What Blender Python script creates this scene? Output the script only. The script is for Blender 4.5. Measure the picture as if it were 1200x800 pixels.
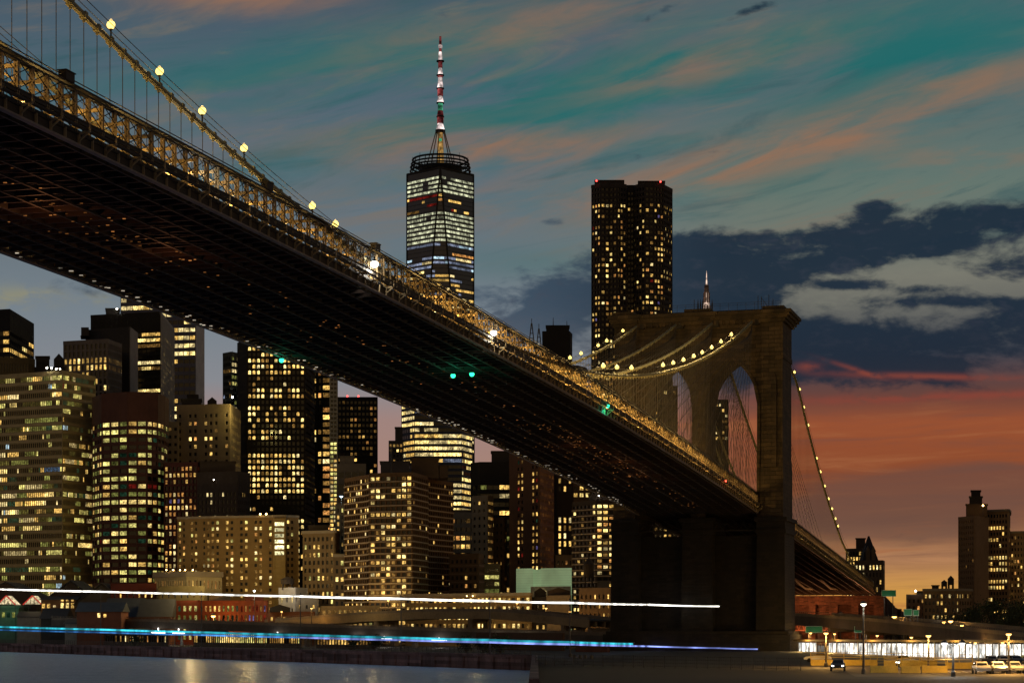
import bpy, bmesh, math, random
from mathutils import Vector, Matrix
R = math.radians
random.seed(7)
C = bpy.context.scene.collection
SC = bpy.context.scene
for o in list(bpy.data.objects): bpy.data.objects.remove(o)

# ------------------------------------------------------------------ camera, sky, sun, exposure
F, YH, HC = 2413.0, 735.0, 8.0            # focal length in photo pixels, horizon row, eye height
cam = bpy.data.cameras.new('camera'); camo = bpy.data.objects.new('camera', cam); C.objects.link(camo)
camo.location = (0, 0, HC); camo.rotation_euler = (R(90), 0, 0)
cam.sensor_width = 36; cam.lens = 36 * F / 1200; cam.shift_y = (YH - 400) / 1200
cam.clip_start = 1; cam.clip_end = 60000
SC.camera = camo
SC.view_settings.view_transform = 'Standard'; SC.view_settings.look = 'None'
SC.view_settings.exposure = 0.0; SC.view_settings.gamma = 1.0
SC.render.engine = 'CYCLES'
cy = SC.cycles
cy.use_denoising = True; cy.max_bounces = 5; cy.diffuse_bounces = 2; cy.glossy_bounces = 3
cy.transmission_bounces = 2; cy.sample_clamp_indirect = 1.5; cy.sample_clamp_direct = 0
cy.caustics_reflective = False; cy.caustics_refractive = False

def lin(r, g, b):
    f = lambda c: (c/255/12.92) if c/255 <= .04045 else ((c/255+.055)/1.055)**2.4
    return (f(r), f(g), f(b), 1)

class NT:
    """tiny helper to write node graphs as expressions"""
    def __init__(s, tree): s.t = tree; s.n = tree.nodes; s.l = tree.links
    def put(s, sock, v):
        if isinstance(v, bpy.types.NodeSocket): s.l.new(v, sock)
        else: sock.default_value = v
    def m(s, op, a, b=0.0, c=0.0, clamp=False):
        n = s.n.new('ShaderNodeMath'); n.operation = op; n.use_clamp = clamp
        for i, v in enumerate((a, b, c)): s.put(n.inputs[i], v)
        return n.outputs[0]
    def mix(s, f, a, b, mode='MIX'):
        n = s.n.new('ShaderNodeMix'); n.data_type = 'RGBA'; n.blend_type = mode
        s.put(n.inputs[0], f); s.put(n.inputs[6], a); s.put(n.inputs[7], b)
        return n.outputs[2]
    def ramp(s, f, stops, interp='LINEAR'):
        n = s.n.new('ShaderNodeValToRGB'); n.color_ramp.interpolation = interp
        e = n.color_ramp.elements
        while len(e) < len(stops): e.new(.5)
        for el, (p, c) in zip(e, stops): el.position = p; el.color = c
        s.put(n.inputs[0], f); return n.outputs[0]
    def smooth(s, v, a, b):
        n = s.n.new('ShaderNodeMapRange'); n.interpolation_type = 'SMOOTHSTEP'
        s.put(n.inputs[0], v); s.put(n.inputs[1], a); s.put(n.inputs[2], b); n.inputs[3].default_value = 0; n.inputs[4].default_value = 1
        return n.outputs[0]
    def vec(s, x, y, z=0.0):
        n = s.n.new('ShaderNodeCombineXYZ')
        for i, v in enumerate((x, y, z)): s.put(n.inputs[i], v)
        return n.outputs[0]
    def noise(s, vec, scale, detail=5, rough=.55, dist=0.0):
        n = s.n.new('ShaderNodeTexNoise'); s.l.new(vec, n.inputs['Vector'])
        n.inputs['Scale'].default_value = scale; n.inputs['Detail'].default_value = detail
        n.inputs['Roughness'].default_value = rough; n.inputs['Distortion'].default_value = dist
        return n.outputs[0]

W = bpy.data.worlds.new('World'); SC.world = W; W.use_nodes = True
W.cycles.sampling_method = 'MANUAL'; W.cycles.sample_map_resolution = 512
def build_sky():
    t = W.node_tree; t.nodes.clear(); q = NT(t)
    tc = t.nodes.new('ShaderNodeTexCoord'); sp = t.nodes.new('ShaderNodeSeparateXYZ'); t.links.new(tc.outputs['Generated'], sp.inputs[0])
    x, y, z = sp.outputs
    az = q.m('ARCTAN2', x, y); el = q.m('ARCSINE', z)
    X = q.m('MULTIPLY_ADD', az, F*1.0, 600.0)          # azimuth on a 1200-wide scale
    Y = q.m('MULTIPLY_ADD', el, -F*1.03, YH)             # elevation on the same scale, growing downwards
    E = q.m('DIVIDE', q.m('SUBTRACT', YH, Y), YH, clamp=True)
    # coordinates for streaky cirrus (tilted) and heaped cloud
    sv = q.vec(q.m('DIVIDE', X, 330.0), q.m('DIVIDE', q.m('MULTIPLY_ADD', X, .24, Y), 62.0), 3.1)
    cv = q.vec(q.m('DIVIDE', X, 105.0), q.m('DIVIDE', Y, 50.0), 1.7)
    st = q.noise(sv, 1.0, 6, .6, .5); st2 = q.noise(sv, 2.1, 5, .6, .4); cu = q.noise(cv, 1.0, 9, .6, .3); cu2 = q.noise(cv, 3.3, 6, .6, .2)
    Lr = q.ramp(E, [(0, lin(150,118,100)), (.24, lin(166,130,116)), (.34, lin(158,130,124)), (.40, lin(134,136,142)), (.5, lin(118,129,138)), (.6, lin(106,118,126)), (.78, lin(88,106,118)), (1, lin(70,88,102))])
    Rr = q.ramp(E, [(0, lin(214,152,62)), (.06, lin(206,150,74)), (.11, lin(176,126,88)), (.17, lin(128,86,64)), (.25, lin(138,74,46)), (.33, lin(150,80,50)), (.37, lin(104,66,58)), (.44, lin(62,66,76)), (.56, lin(118,118,108)), (.7, lin(102,118,110)), (.85, lin(80,104,108)), (1, lin(82,98,104))])
    base = q.mix(q.smooth(X, 540.0, 930.0), Lr, Rr)
    def blob(px, py, rx, ry, tilt=0.0):
        dx = q.m('SUBTRACT', X, float(px)); dy = q.m('MULTIPLY_ADD', dx, tilt, q.m('SUBTRACT', Y, float(py)))
        a = q.m('POWER', q.m('ABSOLUTE', q.m('DIVIDE', dx, float(rx))), 2.0); b = q.m('POWER', q.m('ABSOLUTE', q.m('DIVIDE', dy, float(ry))), 2.0)
        return q.m('EXPONENT', q.m('MULTIPLY', q.m('ADD', a, b), -1.0))
    def total(L):
        r = None
        for b in L:
            w = b[5] if len(b) > 5 else 1.0
            v = q.m('MULTIPLY', blob(*b[:5]), w); r = v if r is None else q.m('ADD', r, v)
        return r
    st3 = q.noise(q.vec(q.m('DIVIDE', X, 240.0), q.m('DIVIDE', q.m('MULTIPLY_ADD', X, .20, Y), 44.0), 7.7), 1.0, 7, .62, .7)
    upm = q.smooth(Y, 330.0, 250.0)
    base = q.mix(q.m('MULTIPLY', upm, q.m('MULTIPLY', q.smooth(st3, .50, .70), .6)), base, lin(126,112,98))
    base = q.mix(q.m('MULTIPLY', upm, q.m('MULTIPLY', q.smooth(st3, .48, .30), .55)), base, lin(38,82,90))
    teal = total([(430,75,330,52,.15), (1040,85,330,50,.2), (620,120,300,50,.2), (880,215,260,30,.1,.5), (640,300,200,22,0,.35), (930,50,240,30,.2,.5)])
    tf = q.m('MULTIPLY', teal, q.smooth(st, .32, .62), clamp=True)
    c = q.mix(q.m('MULTIPLY', tf, .9), base, lin(24,104,104))
    org = total([(285,-4,110,24,0,1.3), (640,20,240,34,.2,.75), (490,165,120,28,0,.9), (650,165,120,24,.1,.8), (1010,150,220,30,.22,1.1), (780,205,150,26,.2,.8), (820,75,140,28,.2,.8), (560,230,200,24,0,.5), (200,180,160,40,.1,.25), (940,270,120,16,.1,.4), (1150,90,120,20,.2,.4), (20,330,60,14,0,.0)])
    of = q.m('MULTIPLY', org, q.smooth(st2, .28, .74), clamp=True)
    c = q.mix(q.m('MULTIPLY', of, .8), c, lin(152,110,84))
    pale = total([(20,352,45,13,0,1.0), (60,345,26,7,0,.7), (120,350,26,9,0,.8), (940,338,160,26,0,.3), (1160,310,80,14,0,.2), (880,320,70,12,0,.25)])
    c = q.mix(q.m('MULTIPLY', pale, q.smooth(cu2, .35, .65), clamp=True), c, lin(136,136,120))
    # dark blue heaped clouds
    dk = total([(690,352,170,52,0,1.2), (835,292,140,32,0,1.15), (965,292,150,25,0,1.1), (1125,256,140,25,0,1.15), (1060,290,120,16,0,.7), (1190,318,50,16,0,.8), (985,331,42,8,0,.95), (1082,338,38,7,0,.8), (915,322,26,6,0,.7), (810,338,90,28,0,.75),
        (1060,414,280,38,0,1.25), (930,395,120,40,0,.7), (1110,353,110,8,-.03,.8), (1190,372,90,14,0,.7), (648,252,22,8,0,.95), (866,21,36,8,.33,.75), (1020,242,24,11,0,.9), (775,16,44,8,.4,.6), (930,60,40,5,.3,.35), (60,330,130,36,0,.45), (715,262,14,4,0,.4)])
    dk = q.m('MINIMUM', dk, 1.2); d = q.m('ADD', dk, q.m('MULTIPLY', q.m('SUBTRACT', cu, .5), 2.3)); d = q.m('ADD', d, q.m('MULTIPLY', q.m('SUBTRACT', cu2, .5), 1.0))
    df = q.smooth(d, .42, 1.0)
    dcol = q.mix(q.smooth(X, 520.0, 860.0), lin(62,80,98), lin(20,40,58))
    dcol = q.mix(q.m('MULTIPLY', q.smooth(cu2, .5, .75), .35), dcol, lin(64,66,80))
    dcol = q.mix(q.smooth(q.m('MULTIPLY_ADD', cu2, 40.0, Y), 350.0, 480.0), dcol, q.mix(q.smooth(X, 600.0, 900.0), lin(92,98,108), lin(32,42,56)))
    c = q.mix(q.m('MULTIPLY', df, .95), c, dcol)
    low = q.noise(q.vec(q.m('DIVIDE', X, 210.0), q.m('DIVIDE', q.m('MULTIPLY_ADD', X, .03, Y), 17.0), 9.0), 1.0, 7, .6, .6)
    lowm = q.m('MULTIPLY', q.smooth(Y, 455.0, 500.0), q.smooth(X, 560.0, 900.0))
    c = q.mix(q.m('MULTIPLY', lowm, q.m('MULTIPLY', q.smooth(low, .48, .72), .45)), c, lin(104,72,64))
    c = q.mix(q.m('MULTIPLY', lowm, q.m('MULTIPLY', q.smooth(low, .50, .28), .6)), c, lin(162,100,64))
    # glowing red rims low on the right and a brown veil over the sunset
    red = total([(1090,440,120,4,-.05,.8), (1000,430,30,3,-.35,.6), (1150,463,190,5,0,.8), (945,425,14,5,0,.7), (1000,467,100,4,.0,.5)])
    c = q.mix(q.m('MULTIPLY', red, q.smooth(cu2, .3, .6), clamp=True), c, lin(134,66,54))
    veil = total([(1060,592,170,44,-.05,.8), (1150,560,150,24,0,.7), (1010,612,120,26,0,.5)])
    vf = q.smooth(q.m('ADD', veil, q.m('MULTIPLY', q.m('SUBTRACT', q.noise(q.vec(q.m('DIVIDE', X, 160.0), q.m('DIVIDE', Y, 26.0), 5.0), 1.0, 6), .5), .8)), .35, .75)
    c = q.mix(q.m('MULTIPLY', vf, .6), c, lin(100,74,66))
    # the eastern half of the dome, behind the viewer, is night blue above an added warm glow
    back = q.smooth(y, -.15, .55)
    c = q.mix(back, q.mix(q.smooth(z, .02, .5), (.30,.182,.066,1), lin(30,32,40)), c)      # warm glow added behind the viewer to light the facades
    up = q.smooth(z, .32, .75)
    c = q.mix(up, c, lin(44,58,74))
    c = q.mix(q.smooth(z, -.02, -.08), c, lin(20,20,22))
    b1 = t.nodes.new('ShaderNodeBackground'); t.links.new(c, b1.inputs[0]); b1.inputs[1].default_value = 1.0
    sky = t.nodes.new('ShaderNodeTexSky'); sky.sky_type = 'NISHITA'; sky.sun_disc = False
    sky.sun_elevation = R(0.5); sky.sun_rotation = R(24)
    b2 = t.nodes.new('ShaderNodeBackground'); t.links.new(sky.outputs[0], b2.inputs[0]); b2.inputs[1].default_value = 0.0006
    ad = t.nodes.new('ShaderNodeAddShader'); t.links.new(b1.outputs[0], ad.inputs[0]); t.links.new(b2.outputs[0], ad.inputs[1])
    out = t.nodes.new('ShaderNodeOutputWorld'); t.links.new(ad.outputs[0], out.inputs[0])
build_sky()
sl = bpy.data.lights.new('sun', 'SUN'); sl.energy = 0.03; sl.angle = R(.5); sl.color = (1, .62, .36)
so = bpy.data.objects.new('sun', sl); C.objects.link(so)
so.rotation_euler = Vector((-math.sin(R(24)), -math.cos(R(24)), -math.sin(R(.5)))).to_track_quat('-Z', 'Y').to_euler()   # last light from beyond the skyline

# ------------------------------------------------------------------ helpers
def P(px, py, D): return Vector(((px-600)/F*D, D, HC + (YH-py)/F*D))
def G(px, D, z=0.0): return Vector(((px-600)/F*D, D, z))
def ZP(py, D): return HC + (YH-py)/F*D

MATS = {}
def mat(name, col, rough=.7, var=.25, scale=.6, metal=0.0, spec=.4, bump=0.0):
    """principled surface with blotchy procedural variation"""
    if name in MATS: return MATS[name]
    m = bpy.data.materials.new(name); m.use_nodes = True; t = m.node_tree; q = NT(t)
    b = t.nodes['Principled BSDF']
    tc = t.nodes.new('ShaderNodeTexCoord'); nz = q.noise(tc.outputs['Object'], scale, 6, .62)
    nz2 = q.noise(tc.outputs['Object'], scale*7, 4, .6)
    f = q.m('ADD', q.m('MULTIPLY', nz, .65), q.m('MULTIPLY', nz2, .35))
    lo = tuple(c*(1-var*1.6) for c in col[:3])+(1,); hi = tuple(min(1, c*(1+var*1.6)) for c in col[:3])+(1,)
    q.put(b.inputs['Base Color'], q.ramp(f, [(.25, lo), (.75, hi)]))
    b.inputs['Roughness'].default_value = rough; b.inputs['Metallic'].default_value = metal
    b.inputs['Specular IOR Level'].default_value = spec
    if bump:
        bp = t.nodes.new('ShaderNodeBump'); bp.inputs['Strength'].default_value = bump; t.links.new(nz2, bp.inputs['Height']); t.links.new(bp.outputs[0], b.inputs['Normal'])
    MATS[name] = m; return m
def stone(name, col, bw, bh, mortar=.6, bump=.6):
    if name in MATS: return MATS[name]
    m = bpy.data.materials.new(name); m.use_nodes = True; t = m.node_tree; q = NT(t); b = t.nodes['Principled BSDF']
    tc = t.nodes.new('ShaderNodeTexCoord'); sp = t.nodes.new('ShaderNodeSeparateXYZ'); t.links.new(tc.outputs['Object'], sp.inputs[0])
    v = q.vec(q.m('ADD', sp.outputs[0], q.m('MULTIPLY', sp.outputs[1], .8)), sp.outputs[2], 0.0)
    br = t.nodes.new('ShaderNodeTexBrick'); t.links.new(v, br.inputs['Vector'])
    br.inputs['Scale'].default_value = 1; br.inputs['Brick Width'].default_value = bw; br.inputs['Row Height'].default_value = bh
    br.inputs['Mortar Size'].default_value = .04*bh; br.inputs['Mortar Smooth'].default_value = .4; br.offset = .5
    br.inputs['Color1'].default_value = tuple(c*.55 for c in col)+(1,); br.inputs['Color2'].default_value = tuple(c*1.45 for c in col)+(1,)
    br.inputs['Mortar'].default_value = tuple(c*mortar for c in col)+(1,)
    st = q.noise(q.vec(q.m('MULTIPLY', sp.outputs[0], .35), q.m('MULTIPLY', sp.outputs[1], .35), q.m('MULTIPLY', sp.outputs[2], .07)), 1.0, 7, .65)
    fn = q.noise(tc.outputs['Object'], 1.6, 5, .65)
    c = q.mix(1.0, br.outputs[0], q.ramp(st, [(.3, (.42,.40,.38,1)), (.72, (1.15,1.12,1.08,1))]), 'MULTIPLY')
    c = q.mix(1.0, c, q.ramp(fn, [(.25, (.7,.7,.7,1)), (.75, (1.15,1.15,1.15,1))]), 'MULTIPLY')
    q.put(b.inputs['Base Color'], c); b.inputs['Roughness'].default_value = .85
    bp = t.nodes.new('ShaderNodeBump'); bp.inputs['Strength'].default_value = bump; bp.inputs['Distance'].default_value = .12
    q.put(bp.inputs['Height'], q.m('ADD', q.m('MULTIPLY', br.outputs['Fac'], -1.0), q.m('MULTIPLY', fn, .6))); t.links.new(bp.outputs[0], b.inputs['Normal'])
    MATS[name] = m; return m
def glow(name, col, strength, vary=True, scale=1.3, sample=False, lo=.10):
    """a lit window or lamp: emission broken up by what stands inside the room"""
    if name in MATS: return MATS[name]
    m = bpy.data.materials.new(name); m.use_nodes = True; t = m.node_tree; t.nodes.clear(); q = NT(t)
    e = t.nodes.new('ShaderNodeEmission'); e.inputs[0].default_value = tuple(col)+(1,)
    if vary:
        tc = t.nodes.new('ShaderNodeTexCoord'); oi = t.nodes.new('ShaderNodeObjectInfo'); ge = t.nodes.new('ShaderNodeNewGeometry')
        nz = q.noise(ge.outputs['Position'], scale, 4, .65); n2 = q.noise(ge.outputs['Position'], .21, 2, .5)
        f = q.m('MULTIPLY', q.m('MULTIPLY_ADD', q.smooth(nz, .33, .64), 1.0-lo, lo), q.m('MULTIPLY_ADD', oi.outputs['Random'], .9, .55))
        f = q.m('MULTIPLY', f, q.m('MULTIPLY_ADD', q.smooth(n2, .3, .7), 1.1, .35))
        q.put(e.inputs[1], q.m('MULTIPLY', f, strength*1.25))
    else: e.inputs[1].default_value = strength
    o = t.nodes.new('ShaderNodeOutputMaterial'); t.links.new(e.outputs[0], o.inputs[0])
    m.cycles.emission_sampling = 'AUTO' if sample else 'NONE'
    MATS[name] = m; return m

class MB:
    """collects boxes, bars, prisms and lathes into one mesh"""
    def __init__(s): s.v = []; s.f = []; s.mi = []
    def add(s, vs, fs, mi=0):
        o = len(s.v); s.v += [tuple(v) for v in vs]; s.f += [tuple(i+o for i in f) for f in fs]; s.mi += [mi]*len(fs)
    def hexa(s, b, t, mi=0):   # four bottom and four top points, both counter-clockwise from above
        s.add(list(b)+list(t), [(3,2,1,0),(4,5,6,7),(0,1,5,4),(1,2,6,5),(2,3,7,6),(3,0,4,7)], mi)
    def box(s, x0, x1, y0, y1, z0, z1, mi=0):
        c = [(x0,y0),(x1,y0),(x1,y1),(x0,y1)]
        s.hexa([(x,y,z0) for x,y in c], [(x,y,z1) for x,y in c], mi)
    def bar(s, p, q, w, h=None, mi=0, up=None):
        p = Vector(p); q = Vector(q); d = q-p
        if d.length < 1e-6: return
        h = w if h is None else h; d.normalize()
        u = Vector(up) if up else (Vector((0,0,1)) if abs(d.z) < .95 else Vector((0,1,0)))
        a = d.cross(u).normalized()*(w/2); b = a.cross(d).normalized()*(h/2)
        c = [-a-b, a-b, a+b, -a+b]
        s.add([p+k for k in c]+[q+k for k in c], [(0,1,2,3),(7,6,5,4),(4,5,1,0),(5,6,2,1),(6,7,3,2),(7,4,0,3)], mi)
    def tube(s, pts, r, n=6, mi=0):
        pts = [Vector(p) for p in pts]; o = len(s.v)
        for i, p in enumerate(pts):
            d = (pts[min(i+1, len(pts)-1)]-pts[max(i-1, 0)]).normalized()
            u = Vector((0,0,1)) if abs(d.z) < .95 else Vector((0,1,0))
            a = d.cross(u).normalized(); b = a.cross(d).normalized(); rr = r[i] if isinstance(r, (list, tuple)) else r
            for k in range(n):
                t = 2*math.pi*k/n; s.v.append(tuple(p + a*(math.cos(t)*rr) + b*(math.sin(t)*rr)))
        for i in range(len(pts)-1):
            for k in range(n):
                k2 = (k+1) % n; s.f.append((o+i*n+k, o+i*n+k2, o+(i+1)*n+k2, o+(i+1)*n+k)); s.mi.append(mi)
        s.f.append(tuple(o+k for k in range(n))[::-1]); s.mi.append(mi)
        s.f.append(tuple(o+(len(pts)-1)*n+k for k in range(n))); s.mi.append(mi)
    def lathe(s, prof, n=12, c=(0,0,0), mi=0, sx=1.0, sy=1.0):
        o = len(s.v)
        for r, z in prof:
            for k in range(n):
                t = 2*math.pi*k/n; s.v.append((c[0]+math.cos(t)*r*sx, c[1]+math.sin(t)*r*sy, c[2]+z))
        for i in range(len(prof)-1):
            for k in range(n):
                k2 = (k+1) % n; s.f.append((o+i*n+k, o+i*n+k2, o+(i+1)*n+k2, o+(i+1)*n+k)); s.mi.append(mi)
        s.f.append(tuple(o+k for k in range(n))[::-1]); s.mi.append(mi)
        s.f.append(tuple(o+(len(prof)-1)*n+k for k in range(n))); s.mi.append(mi)
    def prism(s, poly, z0, z1, mi=0, top=True, bottom=True):
        n = len(poly); b = [(p[0],p[1],z0) for p in poly]; t = [(p[0],p[1],z1) for p in poly]
        fs = [(i, (i+1) % n, n+(i+1) % n, n+i) for i in range(n)]
        if top: fs.append(tuple(range(n, 2*n)))
        if bottom: fs.append(tuple(range(n))[::-1])
        s.add(b+t, fs, mi)
    def ball(s, c, r, n=8, mi=0, sz=1.0):
        prof = [(max(1e-3, r*math.sin(math.pi*i/n)), -r*sz*math.cos(math.pi*i/n)) for i in range(n+1)]
        s.lathe(prof, max(6, n), c, mi)
    def build(s, name, mats, parent=None, org=None, smooth=False, data=None):
        if data is None:
            me = bpy.data.meshes.new(name)
            o0 = Vector(org) if org is not None else Vector((0,0,0))
            me.from_pydata([tuple(Vector(v)-o0) for v in s.v], [], s.f)
            for m in (mats if isinstance(mats, (list, tuple)) else [mats]): me.materials.append(m)
            if len(me.materials) > 1: me.polygons.foreach_set('material_index', s.mi)
            if smooth: me.polygons.foreach_set('use_smooth', [True]*len(s.f))
            me.update()
        else: me = data
        return link(name, me, parent)
def link(name, data, parent=None, loc=None, rot=None):
    o = bpy.data.objects.new(name, data); C.objects.link(o)
    if parent is not None: o.parent = parent
    if loc is not None: o.location = loc
    if rot is not None: o.rotation_euler = rot
    return o
def thing(name, label, cat, loc=(0,0,0), rz=0.0, group=None):
    o = bpy.data.objects.new(name, None); C.objects.link(o); o.location = loc; o.rotation_euler = (0,0,rz); o.empty_display_size = .5
    return tag(o, label, cat, group)
def tag(o, label, cat, group=None):
    o['label'] = label; o['category'] = cat
    if group: o['group'] = group
    return o
def structure(o): o['kind'] = 'structure'; return o
def stuff(o): o['kind'] = 'stuff'; return o
def copy_tree(o, parent=None):
    c = o.copy(); C.objects.link(c); c.parent = parent
    for ch in o.children: copy_tree(ch, c)
    return c
def point(name, loc, power, col, parent=None, size=.25):
    l = bpy.data.lights.new(name, 'POINT'); l.energy = power; l.color = col; l.shadow_soft_size = size
    return link(name, l, parent, loc)

WARM = (1, .70, .28); SOD = (1, .50, .14)
ZL = 2.5      # quay level

# ------------------------------------------------------------------ ground and water
def ground():
    def sheet(name, pts, z, m):
        b = MB(); b.add([(p[0], p[1], z) for p in pts], [tuple(range(len(pts)))]); return structure(b.build(name, m))
    # river: pale blue colour stands in for reflected sky, with long soft ripples
    m = bpy.data.materials.new('river_water'); m.use_nodes = True; t = m.node_tree; q = NT(t); b = t.nodes['Principled BSDF']
    tc = t.nodes.new('ShaderNodeTexCoord'); sp = t.nodes.new('ShaderNodeSeparateXYZ'); t.links.new(tc.outputs['Object'], sp.inputs[0])
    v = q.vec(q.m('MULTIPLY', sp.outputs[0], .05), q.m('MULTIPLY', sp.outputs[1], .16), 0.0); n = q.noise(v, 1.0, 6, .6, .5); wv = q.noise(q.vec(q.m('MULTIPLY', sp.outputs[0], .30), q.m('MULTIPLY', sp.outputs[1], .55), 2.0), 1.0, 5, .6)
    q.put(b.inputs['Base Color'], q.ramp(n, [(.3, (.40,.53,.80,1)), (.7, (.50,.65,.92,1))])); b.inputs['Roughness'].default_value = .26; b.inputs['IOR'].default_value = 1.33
    bp = t.nodes.new('ShaderNodeBump'); bp.inputs['Strength'].default_value = 1.0; bp.inputs['Distance'].default_value = 1.6
    t.links.new(wv, bp.inputs['Height']); t.links.new(bp.outputs[0], b.inputs['Normal'])
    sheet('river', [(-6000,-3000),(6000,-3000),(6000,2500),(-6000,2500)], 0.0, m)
    # the land: one slab whose river side is the sea wall
    A = G(628, 386); L = G(-700, 1100); 
    k0 = G(0, 689); d = (A-k0).normalized(); L = A - d*1500
    near = G(628, 205)
    poly = [(L.x, L.y), (A.x, A.y), (near.x, near.y), (near.x+700, near.y-30), (6000, 200), (20000, 30000), (-20000, 30000)]
    b = MB(); b.prism(poly, -3.0, ZL)
    structure(b.build('land', mat('city_ground', (.018,.014,.011), .85, .35, .05)))
    # sea wall facing and coping
    b = MB()
    chain = [Vector((L.x, L.y, 0)), Vector((A.x, A.y, 0)), Vector((near.x, near.y, 0))]
    for p, q2 in zip(chain, chain[1:]):
        e = (q2-p).normalized(); nn = Vector((e.y, -e.x, 0))
        if nn.y > 0: nn = -nn
        if p is chain[1]: nn = Vector((-1, .0, 0))
        b.bar(p+nn*.25+Vector((0,0,1.2)), q2+nn*.25+Vector((0,0,1.2)), .5, 2.6)
        b.bar(p+nn*.2+Vector((0,0,ZL+.2)), q2+nn*.2+Vector((0,0,ZL+.2)), 1.0, .5)
        ln = (q2-p).length
        for i in range(int(ln/6)):
            c = p+e*(i*6+3)+nn*.62
            b.bar(c+Vector((0,0,.0)), c+Vector((0,0,2.3)), .3, .3)
    w = b.build('sea_wall', stone('wall_stone', (.26,.175,.18), 2.2, .7)); tag(w, 'long dark stone sea wall where the river meets the city shore', 'sea wall')
    return chain
SHORE = ground()
def paved():
    b = MB(); b.add([(G(940,470).x+1, 470, ZL+.006),(G(940,232).x+6, 232, ZL+.006),(150, 232, ZL+.006),(170, 300, ZL+.006),(150, 470, ZL+.006)], [(0,1,2,3,4)])
    structure(b.build('car_park', mat('worn_asphalt', (.075,.058,.036), .8, .35, .15)))
    b = MB()
    for i in range(16):
        for D in (252, 275): p = G(1098+i*9, D); b.add([(p.x,D,ZL+.012),(p.x+.14,D,ZL+.012),(p.x+.14+.8,D+7,ZL+.012),(p.x+.8,D+7,ZL+.012)], [(0,1,2,3)])
    structure(b.build('painted_bays', mat('road_paint', (.6,.58,.5), .7)))
paved()

# ------------------------------------------------------------------ the suspension bridge
AL = .27809; TX, TY = 44.35, 493.0
SA, CA = math.sin(AL), math.cos(AL)
def BR(s, l, z): return Vector((TX - s*SA + l*CA, TY - s*CA - l*SA, z))     # s towards the viewer from the tower, l to the right
def zb(s):
    if s >= 0:
        t = s/243; return 35.2 + 15.12*t - 5.16*t*t
    return 35.2 + .0595*s
LAND = ((0,81.3),(30,80.2),(55,77.4),(69,74.4),(78,70.6),(90,64.6),(114,54.2),(139,45.2),(171,35.4),(207,27.8),(262,22.5),(330,20))
def zcab(s, l=0.0):
    if s < 0 and abs(l) > 10:
        a = -s
        for (a0, z0), (a1, z1) in zip(LAND, LAND[1:]):
            if a0 <= a <= a1: return z0+(z1-z0)*(a-a0)/(a1-a0)
        return 20.0
    if s >= 0: return 47.0 + 34.3*((s-217)/217)**2
    a = -s; return max(21.5, 81.3 - .47*a + 9.0e-4*a*a)
S0, S1, SEND = -262.0, 520.0, -262.0
PIT = 2.286
def l_at(px, l):
    k = (px-600)/F; return (TX + l*CA - k*(TY - l*SA))/(SA - k*CA)
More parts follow.
